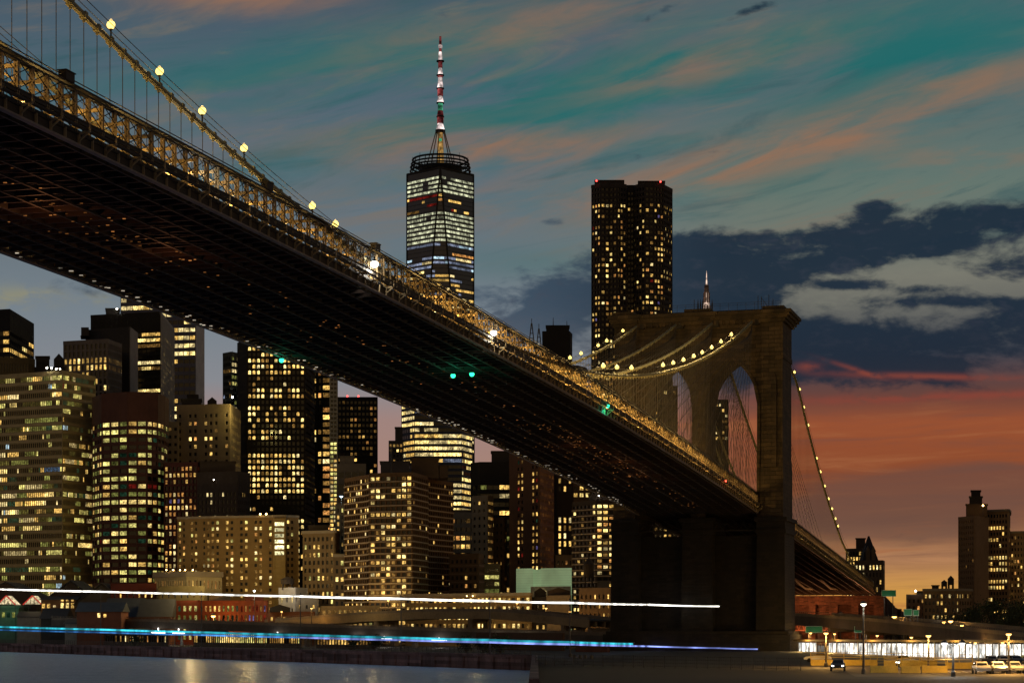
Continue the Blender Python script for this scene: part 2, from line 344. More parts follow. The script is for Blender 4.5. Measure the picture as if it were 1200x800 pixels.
def bridge():
    org = Vector((TX, TY, 0))
    root = thing('suspension_bridge', 'old suspension bridge with gothic stone tower, lit truss deck and lamps along its cables', 'bridge', org)
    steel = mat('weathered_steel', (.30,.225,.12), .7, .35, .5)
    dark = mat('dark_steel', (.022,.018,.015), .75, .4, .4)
    fasc = mat('fascia_steel', (.17,.14,.125), .65, .25, .3)
    cabm = mat('cable_paint', (.24,.22,.12), .7, .25, .6)
    conc = mat('parapet_concrete', (.42,.37,.30), .85, .2, .4)
    asph = mat('bridge_asphalt', (.05,.048,.045), .9, .25, .4)
    def B(mb, name, m, parent=root): return mb.build(name, m, parent, org)
    N = int((S1-0)/PIT); n0 = int(S0/PIT)
    # --- deck: two roadways on floor beams with open slots beside the trusses
    d = MB()
    ss = [S0 + i*(S1-S0)/130 for i in range(131)]
    for a, b_ in zip(ss, ss[1:]):
        for l0, l1 in ((4.9, 13.0), (-12.6, -4.7), (-3.6, 3.9)):
            za, zc = zb(a), zb(b_)
            q = [BR(a,l0,za+.95), BR(a,l1,za+.95), BR(b_,l1,zc+.95), BR(b_,l0,zc+.95)]
            d.hexa(q, [p+Vector((0,0,.22)) for p in q])
    B(d, 'roadway', asph)
    fb = MB(); st = MB()
    for i in range(n0, N):
        s = i*PIT; z = zb(s)
        fb.bar(BR(s,-14.2,z+.5), BR(s,14.2,z+.5), .28, .78)
        if i % 2 == 0:
            fb.bar(BR(s,-12,z+.04), BR(s+PIT,-4,z+.04), .12, .1); fb.bar(BR(s,12,z+.04), BR(s+PIT,4,z+.04), .12, .1)
    stuff(B(fb, 'floor_beam', mat('beam_steel', (.020,.011,.007), .75, .35, .4)))
    for s_, l_, pw in ((345,-2,1500),(318,0,1500),(296,2,1000),(120,0,700),(95,3,900),(72,2,700)): point('deck_work_light', BR(s_,l_,zb(s_)-2.2)-org, pw*.26, (1,.36,.12), root, .3)  # unseen lights added to redden the floor beams
    for l in (-13.6,-11,-8.5,-6,-3.4,0,3.4,6,8.5,11,13.6):
        for a, b_ in zip(ss, ss[1:]): st.bar(BR(a,l,zb(a)+.32), BR(b_,l,zb(b_)+.32), .22, .62)
    B(st, 'stringer', dark)
    for side in (1, -1):
        fg = MB()
        for a, b_ in zip(ss, ss[1:]):
            l = 14.55*side
            fg.bar(BR(a,l,zb(a)+.06), BR(b_,l,zb(b_)+.06), .5, .14)
        B(fg, 'bottom_flange', fasc); fg = MB()
        for a, b_ in zip(ss, ss[1:]):
            fg.bar(BR(a,l,zb(a)+.5), BR(b_,l,zb(b_)+.5), .08, .74)
            fg.bar(BR(a,l,zb(a)+.94), BR(b_,l,zb(b_)+.94), .36, .12)
        B(fg, 'edge_girder', dark)
        br = MB()
        for i in range(n0, N):
            s = i*PIT; z = zb(s); l = 14.62*side
            br.bar(BR(s,l,z+.06), BR(s,l,z+.96), .3, .14)
            if i % 2 == 0:
                br.bar(BR(s,l,z+.98), BR(s,l+1.05*side,z+1.12), .22, .16); br.bar(BR(s,l,z+.35), BR(s,l+.95*side,z+1.04), .12, .12)
                br.bar(BR(s,l+1.0*side,z+1.1), BR(s,l+1.0*side,z+1.75), .1, .1)
        stuff(B(br, 'bracket', steel))
        pipe = MB()
        for k, (dl, dz) in enumerate(((15.5,1.2),(15.5,1.7),(14.9,1.35))):
            for a, b_ in zip(ss, ss[1:]): pipe.bar(BR(a,dl*side,zb(a)+dz), BR(b_,dl*side,zb(b_)+dz), .12)
        B(pipe, 'side_rail', dark)
        for l, dz, hh in ((12.9,1.28,.25),(4.95,1.6,.9)):
            pr = MB()
            for a, b_ in zip(ss, ss[1:]): pr.bar(BR(a,l*side,zb(a)+dz), BR(b_,l*side,zb(b_)+dz), .3, hh)
            B(pr, 'kerb' if hh < .5 else 'parapet', conc)
    # --- stiffening trusses: outer and inner pair
    H = 4.75
    for ti, (l, h) in enumerate(((14.3, H), (4.35, H), (-4.35, H), (-14.3, H))):
        tr = MB()
        for a, b_ in zip(ss, ss[1:]):
            for dz, w, hh in ((h, .5, .16), (h-.34, .42, .14), (2.1, .34, .34), (1.25, .3, .2)):
                tr.bar(BR(a,l,zb(a)+dz), BR(b_,l,zb(b_)+dz), w, hh)
            tr.bar(BR(a,l,zb(a)+h+.42), BR(b_,l,zb(b_)+h+.42), .07)
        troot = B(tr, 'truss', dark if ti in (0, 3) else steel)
        dg = MB(); rest = MB()
        me = None
        for i in range(n0, N):
            s = i*PIT; z = zb(s)
            for sg in (1, -1):
                dg.bar(BR(s,l+.12*sg,z+2.2), BR(s+PIT*2*sg,l+.12*sg,zb(s+PIT*2*sg)+h-.3), .06)
            dg.bar(BR(s,l,z+1.2), BR(s+PIT,l,zb(s+PIT)+2.1), .08)
            def post(mb, o):
                for dx in (-.13, .13):
                    for k in (-1, 1): mb.bar(o+Vector((dx*CA, -dx*SA, .9))+Vector((SA,CA,0))*.13*k, o+Vector((dx*CA,-dx*SA,h-.3))+Vector((SA,CA,0))*.13*k, .1)
                for k in range(9):
                    mb.bar(o+Vector((-.13*CA,.13*SA,1.0+k*.42))+Vector((SA,CA,0))*.15*(1 if k % 2 else -1), o+Vector((.13*CA,-.13*SA,1.2+k*.42))+Vector((SA,CA,0))*.15*(-1 if k % 2 else 1), .07)
            if ti == 0 and 56 <= i < 156:
                if me is None:
                    t_ = MB(); post(t_, Vector((0,0,0))); po = t_.build('post', steel, troot); me = po.data
                else: po = link('post', me, troot)
                po.location = BR(s, l, z) - org
            else: post(rest, BR(s, l, z)) if ti == 0 else rest.bar(BR(s,l,z+.9), BR(s,l,z+h-.3), .3)
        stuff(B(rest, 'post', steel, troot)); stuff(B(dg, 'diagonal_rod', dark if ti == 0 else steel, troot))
    ob = MB()
    for i in range(n0, N, 2):
        s = i*PIT; z = zb(s)
        ob.bar(BR(s,4.35,z+H-.75), BR(s,14.3,z+H-.75), .22, .3); ob.bar(BR(s,-4.35,z+H-.75), BR(s,-14.3,z+H-.75), .22, .3)
        for sg in (1,-1):
            ob.bar(BR(s,12.4*sg,z+H-.75), BR(s,14.2*sg,z+2.9), .16, .16)
            ob.bar(BR(s,6.2*sg,z+H-.75), BR(s,4.4*sg,z+2.9), .16, .16)
        ob.bar(BR(s,-4.35,z+3.6), BR(s,4.35,z+3.6), .2, .3)
    stuff(B(ob, 'overhead_beam', steel))
    for px in (78, 313, 440): 
        s = l_at(px, 14.3); z = zb(s)+H+.05; bx = MB()
        bx.bar(BR(s-.7,14.3,z+.35), BR(s+.7,14.3,z+.35), .7, .7); bx.bar(BR(s-.8,14.3,z+.74), BR(s+.8,14.3,z+.74), .85, .08); B(bx, 'equipment_box', dark)
    pm = MB(); pw = MB()
    for a, b_ in zip(ss, ss[1:]):
        q = [BR(a,-2.6,zb(a)+3.85), BR(a,2.6,zb(a)+3.85), BR(b_,2.6,zb(b_)+3.85), BR(b_,-2.6,zb(b_)+3.85)]
        pm.hexa(q, [p+Vector((0,0,.12)) for p in q])
        for l in (-2.55, 2.55):
            for dz in (4.5, 5.05): pw.bar(BR(a,l,zb(a)+dz), BR(b_,l,zb(b_)+dz), .07)
    for i in range(n0, N):
        for l in (-2.55, 2.55): pw.bar(BR(i*PIT,l,zb(i*PIT)+3.9), BR(i*PIT,l,zb(i*PIT)+5.1), .07)
    B(pm, 'promenade', mat('promenade_planks', (.16,.11,.07), .8, .3, 1.2)); B(pw, 'promenade_railing', steel)
    # --- four main cables with bands and hand ropes, suspenders and stays
    CL = (13.9, 4.35, -4.35, -13.9)
    scab = [-258 + i*(S1+258)/160 for i in range(161)]
    tops = []
    for ci, l in enumerate(CL):
        cb = MB()
        cb.tube([BR(s,l,zcab(s,l)) for s in scab if s > 1] , .27, 8); cb.tube([BR(s,l,zcab(s,l)) for s in scab if s < 1], .32, 8)
        for i in range(n0+3, N):
            s = i*PIT
            if abs(s) < 6: continue
            if i % 2 == 0 or ci == 0:
                p = BR(s,l,zcab(s,l)); e = (BR(s+1,l,zcab(s+1,l))-p).normalized()
                cb.bar(p-e*.22, p+e*.22, .56); cb.bar(p, p-Vector((0,0,.55)), .2)
        c = B(cb, 'main_cable', cabm)
        hr = MB()
        for dl in (-.35, .35):
            for a, b_ in zip(scab, scab[1:]):
                if (a < 1) == (b_ < 1) and (a > 8 or b_ < -8): hr.bar(BR(a,l+dl,zcab(a,l)+1.15), BR(b_,l+dl,zcab(b_,l)+1.15), .045)
        B(hr, 'hand_rope', dark, c)
    rest = MB(); hang = mat('galvanised_rope', (.085,.075,.06), .6, .15, .3)
    for ci, l in enumerate(CL):
        for i in range(n0+4, N):
            s = i*PIT
            if abs(s) < 9: continue
            z0 = zb(s)+1.0; z1 = zcab(s,l)
            if z1-z0 < .5: continue
            if ci == 0 and (i > 130 or 10 <= i < 74):
                b = MB(); p = BR(s,l,z0); b.tube([p, BR(s,l,z1)], .035, 5); B(b, 'suspender', hang)
            else: rest.bar(BR(s,l,z0), BR(s,l,z1), .055 if s > 0 else .07)
    stuff(B(rest, 'suspender', hang))
    for ci, l in enumerate(CL):
        for k in range(14):
            for sg in (1, -1):
                if sg < 0 and k % 1: continue
                s = sg*(14+k*8.6); b = MB(); b.tube([BR(sg*4,l,80.5-k*.25), BR(s,l,zb(s)+H)], .045, 5); B(b, 'stay', hang)
    # --- the stone tower
    tow = bpy.data.objects.new('stone_tower', None); C.objects.link(tow); tow.parent = root
    tow.rotation_euler = (0,0,-AL)          # local x to the right along the tower, local y away from the viewer
    gran = stone('granite', (.072,.050,.025), 2.7, .98, .22, 1.0)
    def T(mb, name, m=gran, p=None): return mb.build(name, m, p or tow)
    DT = 15.5; ZD = 34.2; ZTOP = 84.0
    def arch_z(x, xa, xb):         # pointed arch from springing to apex
        w = (xb-xa); c = (xa+xb)/2; spr = 61.2
        rr = w*1.02
        dx = abs(x-c); return spr + math.sqrt(max(0, rr*rr-(dx+rr-w/2)**2))
    arches = ((-13.0,-1.5), (1.9,14.2))
    up = MB()
    piers = ((-17.2,-13.0), (-1.5,1.9), (14.2,17.2))
    for x0, x1 in piers: up.box(x0, x1, 1.2, DT-1.2, ZD, 80.6)
    for xa, xb in arches:
        n = 14; xs = [xa+(xb-xa)*i/n for i in range(n+1)]
        for u, v in zip(xs, xs[1:]):
            za, zc = arch_z(u+1e-4, xa, xb), arch_z(v-1e-4, xa, xb)
            up.hexa([(u,1.2,za),(v,1.2,zc),(v,DT-1.2,zc),(u,DT-1.2,za)], [(u,1.2,80.6),(v,1.2,80.6),(v,DT-1.2,80.6),(u,DT-1.2,80.6)])
    T(up, 'shaft')
    for xa, xb in arches:           # moulded ring around each arch
        ar = MB()
        n = 20; c = (xa+xb)/2
        pts = [(xa-.35, ZD+6)]+[(c+(x-c)*1.07, arch_z(x, xa, xb)+.45) for x in [xa+(xb-xa)*i/n for i in range(n+1)]]+[(xb+.35, ZD+6)]
        for (x0, z0), (x1, z1) in zip(pts, pts[1:]):
            ar.bar((x0,1.02,z0), (x1,1.02,z1), .7, .5)
        T(ar, 'arch_ring')
    for x0, x1 in ((-20.6,-15.2), (-1.6,2.0), (15.2,20.6)):          # buttresses stepping in as they rise
        bt = MB(); outer = x0 < -10 or x0 > 10
        cx, hw = (x0+x1)/2, (x1-x0)/2
        for z0, z1, gx, gy in ((ZD,46,0,0), (46,48,-.1,.25), (48,72,-.2,.5), (72,73.2,0,.25), (73.2,80.8,-.15,.55)):
            bt.box(cx-hw-gx*.9, cx+hw+gx*.9, gy, DT-gy, z0+.002, z1)
        bt.box(cx-hw*.42, cx+hw*.42, -.35, .4, 46, 66); bt.hexa([(cx-hw*.42,-.35,66),(cx+hw*.42,-.35,66),(cx+hw*.42,.5,66),(cx-hw*.42,.5,66)], [(cx-hw*.3,.4,68.5),(cx+hw*.3,.4,68.5),(cx+hw*.3,.5,68.5),(cx-hw*.3,.5,68.5)])
        T(bt, 'buttress')
    bt = MB(); bt.box(-3.1, 3.3, .42, DT-.42, 73.3, 80.7); bt.box(-3.4, 3.6, .2, DT-.2, 73.0, 73.9); T(bt, 'buttress')
    co = MB()
    for dz0, dz1, e in ((80.6,81.2,.15), (81.2,81.9,.55), (81.9,82.6,1.0), (82.6,83.3,1.35)):
        co.box(-20.4-e*.55, 20.6+e, .6-e, DT-.6+e, dz0+.003, dz1)
        for x0, x1 in ((-20.7,-15.3), (-3.3,3.4), (15.3,20.9)): co.box(x0-e*.8, x1+e*1.25, .05-e, DT+e, dz0, dz1+.004)
    co.box(-19.5, 19.5, 1.0, DT-1.0, 83.3, 83.7)
    for x0, x1 in ((-20.6,-15.6), (-3.2,3.2), (15.6,20.8)): co.box(x0, x1, 0, DT, 83.3, ZTOP+.25)
    for i in range(26):
        x = -19.4+i*1.55
        if min(abs(x-k) for k in (-18,0,18)) > 3: co.box(x, x+.7, .1, .62, 80.2, 81.2)
    T(co, 'cornice')
    for a, b_ in ((-15.1,-3.5),(3.7,15.1)): st2 = MB(); st2.box(a, b_, .82, 1.35, 73.4, 73.9); T(st2, 'string_course')
    sd = MB()
    for l in CL: sd.box(l-.9, l+.9, .2, 2.2, 80.0, 82.0) if abs(l) > 10 else sd.box(l-.8, l+.8, .2, 2.2, 79.8, 81.7)
    T(sd, 'saddle_opening', dark)
    rl = MB()
    for y in (.3, DT-.3):
        for z in (84.8, 85.3): rl.bar((-19.5,y,z), (20,y,z), .05)
        for i in range(20): rl.bar((-19.5+i*2.08,y,83.6), (-19.5+i*2.08,y,85.3), .06)
    for x in (-1.5,.5,14,14.8,16.6,17.6): rl.bar((x,4,84), (x,4,86.4+(x*7 % 3)*.5), .12)
    rl.bar((14.8,4,86.8), (16.6,4,84.4), .1)
    T(rl, 'roof_railing', dark)
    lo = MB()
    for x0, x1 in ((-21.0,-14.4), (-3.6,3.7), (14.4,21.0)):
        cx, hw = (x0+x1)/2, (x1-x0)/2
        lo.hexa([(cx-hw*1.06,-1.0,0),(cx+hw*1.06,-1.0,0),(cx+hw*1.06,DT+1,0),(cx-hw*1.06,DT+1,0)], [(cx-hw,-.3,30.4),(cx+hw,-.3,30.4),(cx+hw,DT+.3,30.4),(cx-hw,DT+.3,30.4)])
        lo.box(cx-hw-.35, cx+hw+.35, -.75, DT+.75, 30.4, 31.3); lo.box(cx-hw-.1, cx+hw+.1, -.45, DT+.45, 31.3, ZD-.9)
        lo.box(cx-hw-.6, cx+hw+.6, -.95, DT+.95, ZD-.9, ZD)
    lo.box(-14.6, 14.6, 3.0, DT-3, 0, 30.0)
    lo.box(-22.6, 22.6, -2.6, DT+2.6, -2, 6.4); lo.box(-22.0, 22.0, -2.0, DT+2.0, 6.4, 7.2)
    T(lo, 'pier_base', stone('wet_granite', (.016,.012,.008), 1.9, .72, .5, .7))  # granite darkened: the shade below the deck is in its colour
    gr = MB()
    gr.box(-20, 20, .4, 1.0, ZD-3.2, ZD-2.9)
    for i in range(20): gr.bar((-20+i*2,.7,ZD-2.9), (-19+i*2,.7,ZD-1.2), .12); gr.bar((-19+i*2,.7,ZD-1.2), (-18+i*2,.7,ZD-2.9), .12)
    T(gr, 'maintenance_gantry', dark)
    # --- lamps: globes along the outer cables
    bulb = glow('necklace_bulb', (1, .72, .17), 2.6, vary=False)
    gme = None
    def necklace(s, l, light=0.0):
        nonlocal gme
        if gme is None:
            b = MB(); b.lathe([(.07,0),(.07,.62),(.16,.66),(.14,.8),(.02,.82)], 6); b.ball((0,0,1.08), .36, 8, 1); b.lathe([(.24,1.34),(.1,1.52),(.02,1.56)], 8)
            o = b.build('cable_lamp', [dark, bulb], root); gme = o.data
        else: o = link('cable_lamp', gme, root)
        o.location = BR(s,l,zcab(s,l)+.3) - org
        if light: point('cable_lamp_light', BR(s,l,zcab(s,l)+1.38)+Vector((0,0,.55)) - org, light, WARM, root, .4)
    for k, px in enumerate((130,187,237,286)): necklace(l_at(px,13.9), 13.9, 320)
    for px in (366,393): necklace(l_at(px,13.9), 13.9, 500)
    for px in (707,723,740,777,789,801,813,823,834,845,857): necklace(l_at(px,13.9), 13.9, 1700)
    necklace(l_at(890,13.9)+3.5, 13.9, 900)
    for px in (730,711,701,681,668,657): necklace(l_at(px,-13.9), -13.9, 600)
    for px in (931,937,942,947,957,961.5,966.5,971,975,979,982): necklace(l_at(px,13.9), 13.9, 600)
    # --- roadway lamps on the trusses
    rb = glow('roadway_bulb', (1,.66,.16), 2.6, vary=False)
    wb = glow('white_bulb', (1,.95,.82), 12, vary=False); gb = glow('green_bulb', (.03,1,.42), 3, vary=False); redb = glow('red_bulb', (1,.06,.03), 14, vary=False)
    rme = None
    for side in (1, -1):
        for i in range(52):
            s = -256 + i*13.2
            if abs(s) < 8: continue
            if rme is None:
                b = MB(); b.bar((0,0,0), (0,0,.5), .12); b.lathe([(.05,-.32),(.2,-.22),(.22,0),(.05,.02)], 8, mi=1); o = b.build('roadway_lamp', [dark, rb], root); rme = o.data
            else: o = link('roadway_lamp', rme, root)
            o.location = BR(s, 11.4*side, zb(s)+H-1.0) - org
            point('roadway_lamp_light', BR(s, 10.2*side, zb(s)+H-1.35) - org, (1300 if s < 70 else 5000 if s < 250 else 1500) if s > 0 else 700, (1,.60,.17), root, .3)
    def fixture(name, s, l, z, m, r, light=0, col=WARM, drop=0.0):
        b = MB(); b.ball((0,0,0), r, 8, 1); b.bar((0,0,r*.8), (0,0,r+.5), .12); b.lathe([(r*.9,r*.55),(r*.3,r*1.2),(.03,r*1.3)], 8)
        o = b.build(name, [dark, m], root); o.location = BR(s,l,z) - org
        if light: point(name+'_light', BR(s,l,z-r-.4) - org, light, col, root, .3)
    fixture('flood_lamp', l_at(430,14.0), 14.9, zb(l_at(430,14))+2.9, wb, .42, 900, (1,.93,.8))
    fixture('flood_lamp', l_at(571,14.0), 14.9, zb(l_at(571,14))+2.6, wb, .4, 700, (1,.9,.7))
    fixture('box_lamp', l_at(227,13.0), 12.6, zb(l_at(227,13))+3.0, wb, .3, 500, (1,.93,.8))
    for px, l in ((189,9),(610,10),(665,9),(776,11),(819,10),(840,10),(884,11)):
        s = l_at(px,l); fixture('street_lamp_head', s, l, zb(s)+(3.8 if px < 700 else 3.1), rb, .33)
    for px, dz, l in ((330,-.5,-14.2),(531,-.9,5),(553,-.9,8),(712,1.4,15.2)):
        s = l_at(px,l); fixture('navigation_lamp', s, l, zb(s)+dz, gb, .34, 150, (.05,1,.5))
    s = l_at(848,14.9); fixture('warning_lamp', s, 15.3, zb(s)+1.5, redb, .22)
    sr = random.Random(3); so_ = glow('service_orange', (1,.36,.09), .36, True, .5); sw_ = glow('service_white', (1,.86,.66), .9, True, .5); a_ = MB(); b_ = MB()
    def speck(mb, s, l, dz, r): p = BR(s,l,zb(s)+dz); mb.box(p.x-r*2.6,p.x+r*2.6,p.y-r,p.y+r,p.z-r*.6,p.z+r*.6)  # glowing chips put in for light seen through the deck gaps
    s = 20.0
    while s < 420:
        for k in range(sr.choice((0,1,1,2,3))): speck(b_, s+sr.uniform(0,2), -13.2+sr.uniform(-.9,.9), -.02, .05+.03*sr.random())
        s += 3.4
    s = 10.0
    while s < 420:
        n = 11 if (60 < s < 150 or 285 < s < 350) else 3
        for k in range(sr.randrange(n+1)): speck(a_, s+sr.uniform(0,3), sr.gauss(1.5,1.8) if sr.random() < .7 else sr.gauss(-4.5,1.5), -.02, .03+.03*sr.random())
        s += 3.0
    stuff(B(a_, 'service_lamp', so_)); stuff(B(b_, 'edge_light', sw_))
    return root
bridge()

# ------------------------------------------------------------------ buildings
WIN = {'warm': ((1,.60,.15), 1.1), 'bright': ((1,.72,.24), 1.75), 'dim': ((.95,.50,.12), .30), 'pale': ((1,.77,.34), 1.1), 'cool': ((.60,.85,1), .8),
       'green': ((.66,.68,.16), .36), 'olive': ((.55,.47,.10), .16), 'orange': ((1,.44,.11), .75), 'red': ((.9,.06,.04), .2), 'violet': ((.45,.36,.9), .35),
       'lime': ((1,.88,.26), .95), 'teal': ((.10,.32,.17), .14), 'blue': ((.25,.5,.9), .4), 'white': ((1,.88,.45), 2.2), 'steel': ((.55,.64,.9), .38)}
def wmat(k): return glow('room_'+k, *WIN[k])
GLASS = lambda: mat('dark_glazing', (.018,.02,.024), .12, .3, .15, 0, .6)
ROOF = lambda: mat('roof_felt', (.035,.032,.03), .9, .3, .3)
RND = random.Random(11)
def pick(pal):
    t = RND.random()*sum(w for _, w in pal)
    for k, w in pal:
        t -= w
        if t <= 0: return k
    return pal[-1][0]

def facade(name, label, cat, chain, yt, wall, fpx=9.0, wpx=6.0, ww=.7, wh=.6, lit=.3, pal=(('warm',3),('dim',3),('bright',1)), run=1, depth=28.0,
           ymin=790, blanks=(), cols=None, mull=0, ledge=0.0, faces=None, bands=None, roof=(), arched=False, top=None, group=None, proud=.3, seed=None,
           wallname=None, band_mat=None, core=None, cap=.5, limit=100, lights=(), rowlit=None):
    """A building from its street outline: chain = [(photo column, distance)...] left to right; windows are panes of glass behind real spandrels and piers."""
    if seed is not None: RND.seed(seed)
    pts = [G(px, D) for px, D in chain]
    Dm = min(D for _, D in chain); zt = ZP(yt, chain[0][1] if top is None else top) if not callable(yt) else yt
    Dt = min(chain, key=lambda c: c[1])[1]; zt = ZP(yt, Dt)
    sc = Dm/F; fh = fpx*sc; wp = wpx*sc
    org = sum(pts, Vector((0,0,0)))/len(pts); org.z = ZL
    root = thing(name, label, cat, org, 0, group)
    r = Vector((org.x, org.y, 0)).normalized()
    back = [pts[-1]+r*depth, pts[0]+r*depth]
    poly = pts+back
    core_m = core or GLASS()
    mb = MB(); mb.prism([(p.x,p.y) for p in poly], ZL, zt-.3); mb.build('glazing', core_m, root, org)
    wl0 = MB(); wl = wl0; bd = MB(); panes = []
    mull_b = MB(); flanks = {}
    nf = int((zt-cap*fh-ZL)/fh); z0 = zt-cap*fh-nf*fh
    allf = list(zip(poly, poly[1:]+poly[:1]))
    for fi, (p, q) in enumerate(allf):
        e = q-p; L = e.length; e.normalize(); n = Vector((e.y, -e.x, 0))
        front = fi < len(pts)-1
        fs = (faces or {}).get(fi, {}) if front else {}
        g = lambda k, d: fs.get(k, d)
        f_wp = g('wpx', wpx)*sc; f_ww = g('ww', ww); f_wh = g('wh', wh); f_lit = g('lit', lit); f_pal = g('pal', pal); f_cols = g('cols', cols); f_run = g('run', run)
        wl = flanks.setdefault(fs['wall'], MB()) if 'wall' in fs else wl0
        N = max(1, round(L/f_wp)) if front else max(1, round(L/6)); cw = L/N
        def slab(mb_, a, b, za, zc, pr, back_=0.0):
            A, B_ = p+e*a, p+e*b
            q4 = [A+n*pr, B_+n*pr, B_-n*back_, A-n*back_]
            mb_.hexa([(v.x,v.y,za) for v in q4], [(v.x,v.y,zc) for v in q4])
        # parapet and ground band
        slab(wl, -proud, L+proud, zt-cap*fh, zt, proud+.02, .25); slab(wl, 0, L, ZL, z0+.001, proud+.02)
        if ledge: slab(bd, -ledge, L+ledge, zt-.25*fh, zt+.12*fh, proud+ledge, .3)
        isblank = lambda z: any(ZP(b1, Dt) <= z <= ZP(b0, Dt) for b0, b1 in blanks)
        if f_ww >= 1.2 or f_lit < 0:     # a blind wall
            slab(wl, 0, L, z0, zt-cap*fh, proud+.01); continue
        for k in range(nf):
            za = z0+k*fh
            if isblank(za+fh*.5): slab(wl, 0, L, za, za+fh, proud); continue
            slab(wl, 0, L, za, za+fh*(1-f_wh)*.55, proud); slab(wl, 0, L, za+fh*(1-(1-f_wh)*.45), za+fh+.002, proud)
            if bands: slab(bd, -bands, L+bands, za-.05*fh, za+.10*fh, proud+bands)
        if f_ww < .985:
            for c in range(N+1):
                w = cw*(1-f_ww)/2
                a, b = max(0, c*cw-w), min(L, c*cw+w)
                slab(wl, a-(.2 if c == 0 else 0), b+(.2 if c == N else 0), z0, zt-cap*fh, proud+.045)
        else: slab(wl, -.25, .25, z0, zt-cap*fh, proud+.03); slab(wl, L-.25, L+.25, z0, zt-cap*fh, proud+.03)
        if f_cols:
            for c in range(N):
                if f_cols[c % len(f_cols)] == '0': slab(wl, c*cw, (c+1)*cw, z0, zt-cap*fh, proud+.04)
        if mull and front:
            for c in range(N*mull):
                if c % mull: slab(mull_b, c*cw/mull-.06, c*cw/mull+.06, z0, zt-cap*fh, proud*.7)
        if not front: continue
        state = None
        for k in range(nf):
            za = z0+k*fh
            if isblank(za+fh*.5): continue
            yrow = YH-(za+fh*.5-HC)*F/Dt
            rl = min(.98, f_lit*1.3)*(.5+1.0*RND.random())
            if rowlit: 
                for y0_, y1_, v in rowlit:
                    if y0_ <= yrow <= y1_: rl = v
            c = 0
            while c < N:
                if f_cols and f_cols[c % len(f_cols)] == '0': c += 1; continue
                ln = max(1, min(N-c, int(RND.expovariate(1.0/f_run))+1)) if f_run > 1 else 1
                if RND.random() < rl:
                    panes.append((fi, p, e, n, c*cw+cw*(1-f_ww)/2, (c+ln)*cw-cw*(1-f_ww)/2 if not f_cols else (c+1)*cw-cw*(1-f_ww)/2, za+fh*(1-f_wh)*.55, za+fh*(1-(1-f_wh)*.45), pick(f_pal), f_ww*cw))
                    if f_cols: ln = 1
                c += ln
    wl0.build('wall', mat(wallname or 'wall_'+name, wall, .85, .22, .12), root, org)
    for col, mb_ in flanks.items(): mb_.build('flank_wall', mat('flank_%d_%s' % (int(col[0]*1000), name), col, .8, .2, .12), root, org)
    if bd.v: bd.build('ledge', band_mat or mat('pale_ledge', (.36,.30,.22), .8, .15, .3), root, org)
    if mull_b.v: mull_b.build('mullion', mat(wallname or 'wall_'+name, wall), root, org)
    rf = MB(); rf.prism([(p.x,p.y) for p in poly], zt-.3, zt-.12); rf.build('roof', ROOF(), root, org)
    # lit panes: the hundred largest are parts of their own, the rest one mesh
    panes.sort(key=lambda t: -(t[5]-t[4])*(t[7]-t[6])*(1 if t[8] in ('bright','white','pale','warm','lime') else .5))
    cache = {}; rest = MB(); rm = []
    for i, (fi, p, e, n, a, b, za, zc, k, one) in enumerate(panes):
        m = wmat(k)
        W2, H2 = (b-a)/2, (zc-za)/2
        if arched: pr = [(-W2,-H2),(W2,-H2),(W2,H2*.45),(W2*.72,H2*.82),(0,H2),(-W2*.72,H2*.82),(-W2,H2*.45)]
        else: pr = [(-W2,-H2),(W2,-H2),(W2,H2),(-W2,H2)]
        ctr = p+e*(a+W2)+n*.07; ctr.z = za+H2
        if i < limit:
            key = (fi, round(b-a,2), k)
            if key not in cache:
                me = bpy.data.meshes.new('window'); me.from_pydata([tuple(e*x+Vector((0,0,y))) for x, y in pr], [], [tuple(range(len(pr)))]); me.materials.append(m); cache[key] = me
            link('window', cache[key], root, ctr-org)
        else:
            if m not in rm: rm.append(m)
            rest.add([ctr+e*x+Vector((0,0,y)) for x, y in pr], [tuple(range(len(pr)))], rm.index(m))
    if rest.v: stuff(rest.build('window', rm, root, org))
    # things built onto the roof
    for it in roof:
        kind, x0, x1, y0, D = it[:5]; col = it[5] if len(it) > 5 else (.05,.045,.04)
        zr = zt-.15; ztop = ZP(y0, D); a, b = G(x0, D), G(x1, D); b2 = MB(); w = (b-a).length
        if kind == 'box':
            bk = r*min(12, depth*.5); b2.prism([(a.x,a.y),(b.x,b.y),((b+bk).x,(b+bk).y),((a+bk).x,(a+bk).y)], zr, ztop-.25)
            bk2 = r*(min(12, depth*.5)+.3); b2.prism([(a.x-.3,a.y-.3),(b.x+.3,b.y-.3),((b+bk2).x+.3,(b+bk2).y),((a+bk2).x-.3,(a+bk2).y)], ztop-.25, ztop)
            b2.build('penthouse', mat('penthouse_%d' % int(col[0]*1000), col, .85, .25, .2), root, org)
        elif kind == 'tank':
            c = (a+b)/2; rr = w/2; h = ztop-zr
            b2.lathe([(rr,h*.35),(rr,h*.75),(rr*1.1,h*.76),(.05,h)], 12, (c.x,c.y,zr))
            for sx in (-1,1):
                for sy in (-1,1): b2.bar((c.x+sx*rr*.65,c.y+sy*rr*.65,zr-.5), (c.x+sx*rr*.65,c.y+sy*rr*.65,zr+h*.4), .35)
            b2.build('water_tank', mat('tank_wood', (.05,.038,.03), .9, .3, .5), root, org)
        elif kind == 'gable':
            bk = r*8; m_ = (a+b)/2; h = ztop-zr
            lo = [(a.x,a.y,zr),(b.x,b.y,zr),((b+bk).x,(b+bk).y,zr),((a+bk).x,(a+bk).y,zr)]; hi = [(v[0],v[1],zr+h*.6) for v in lo]
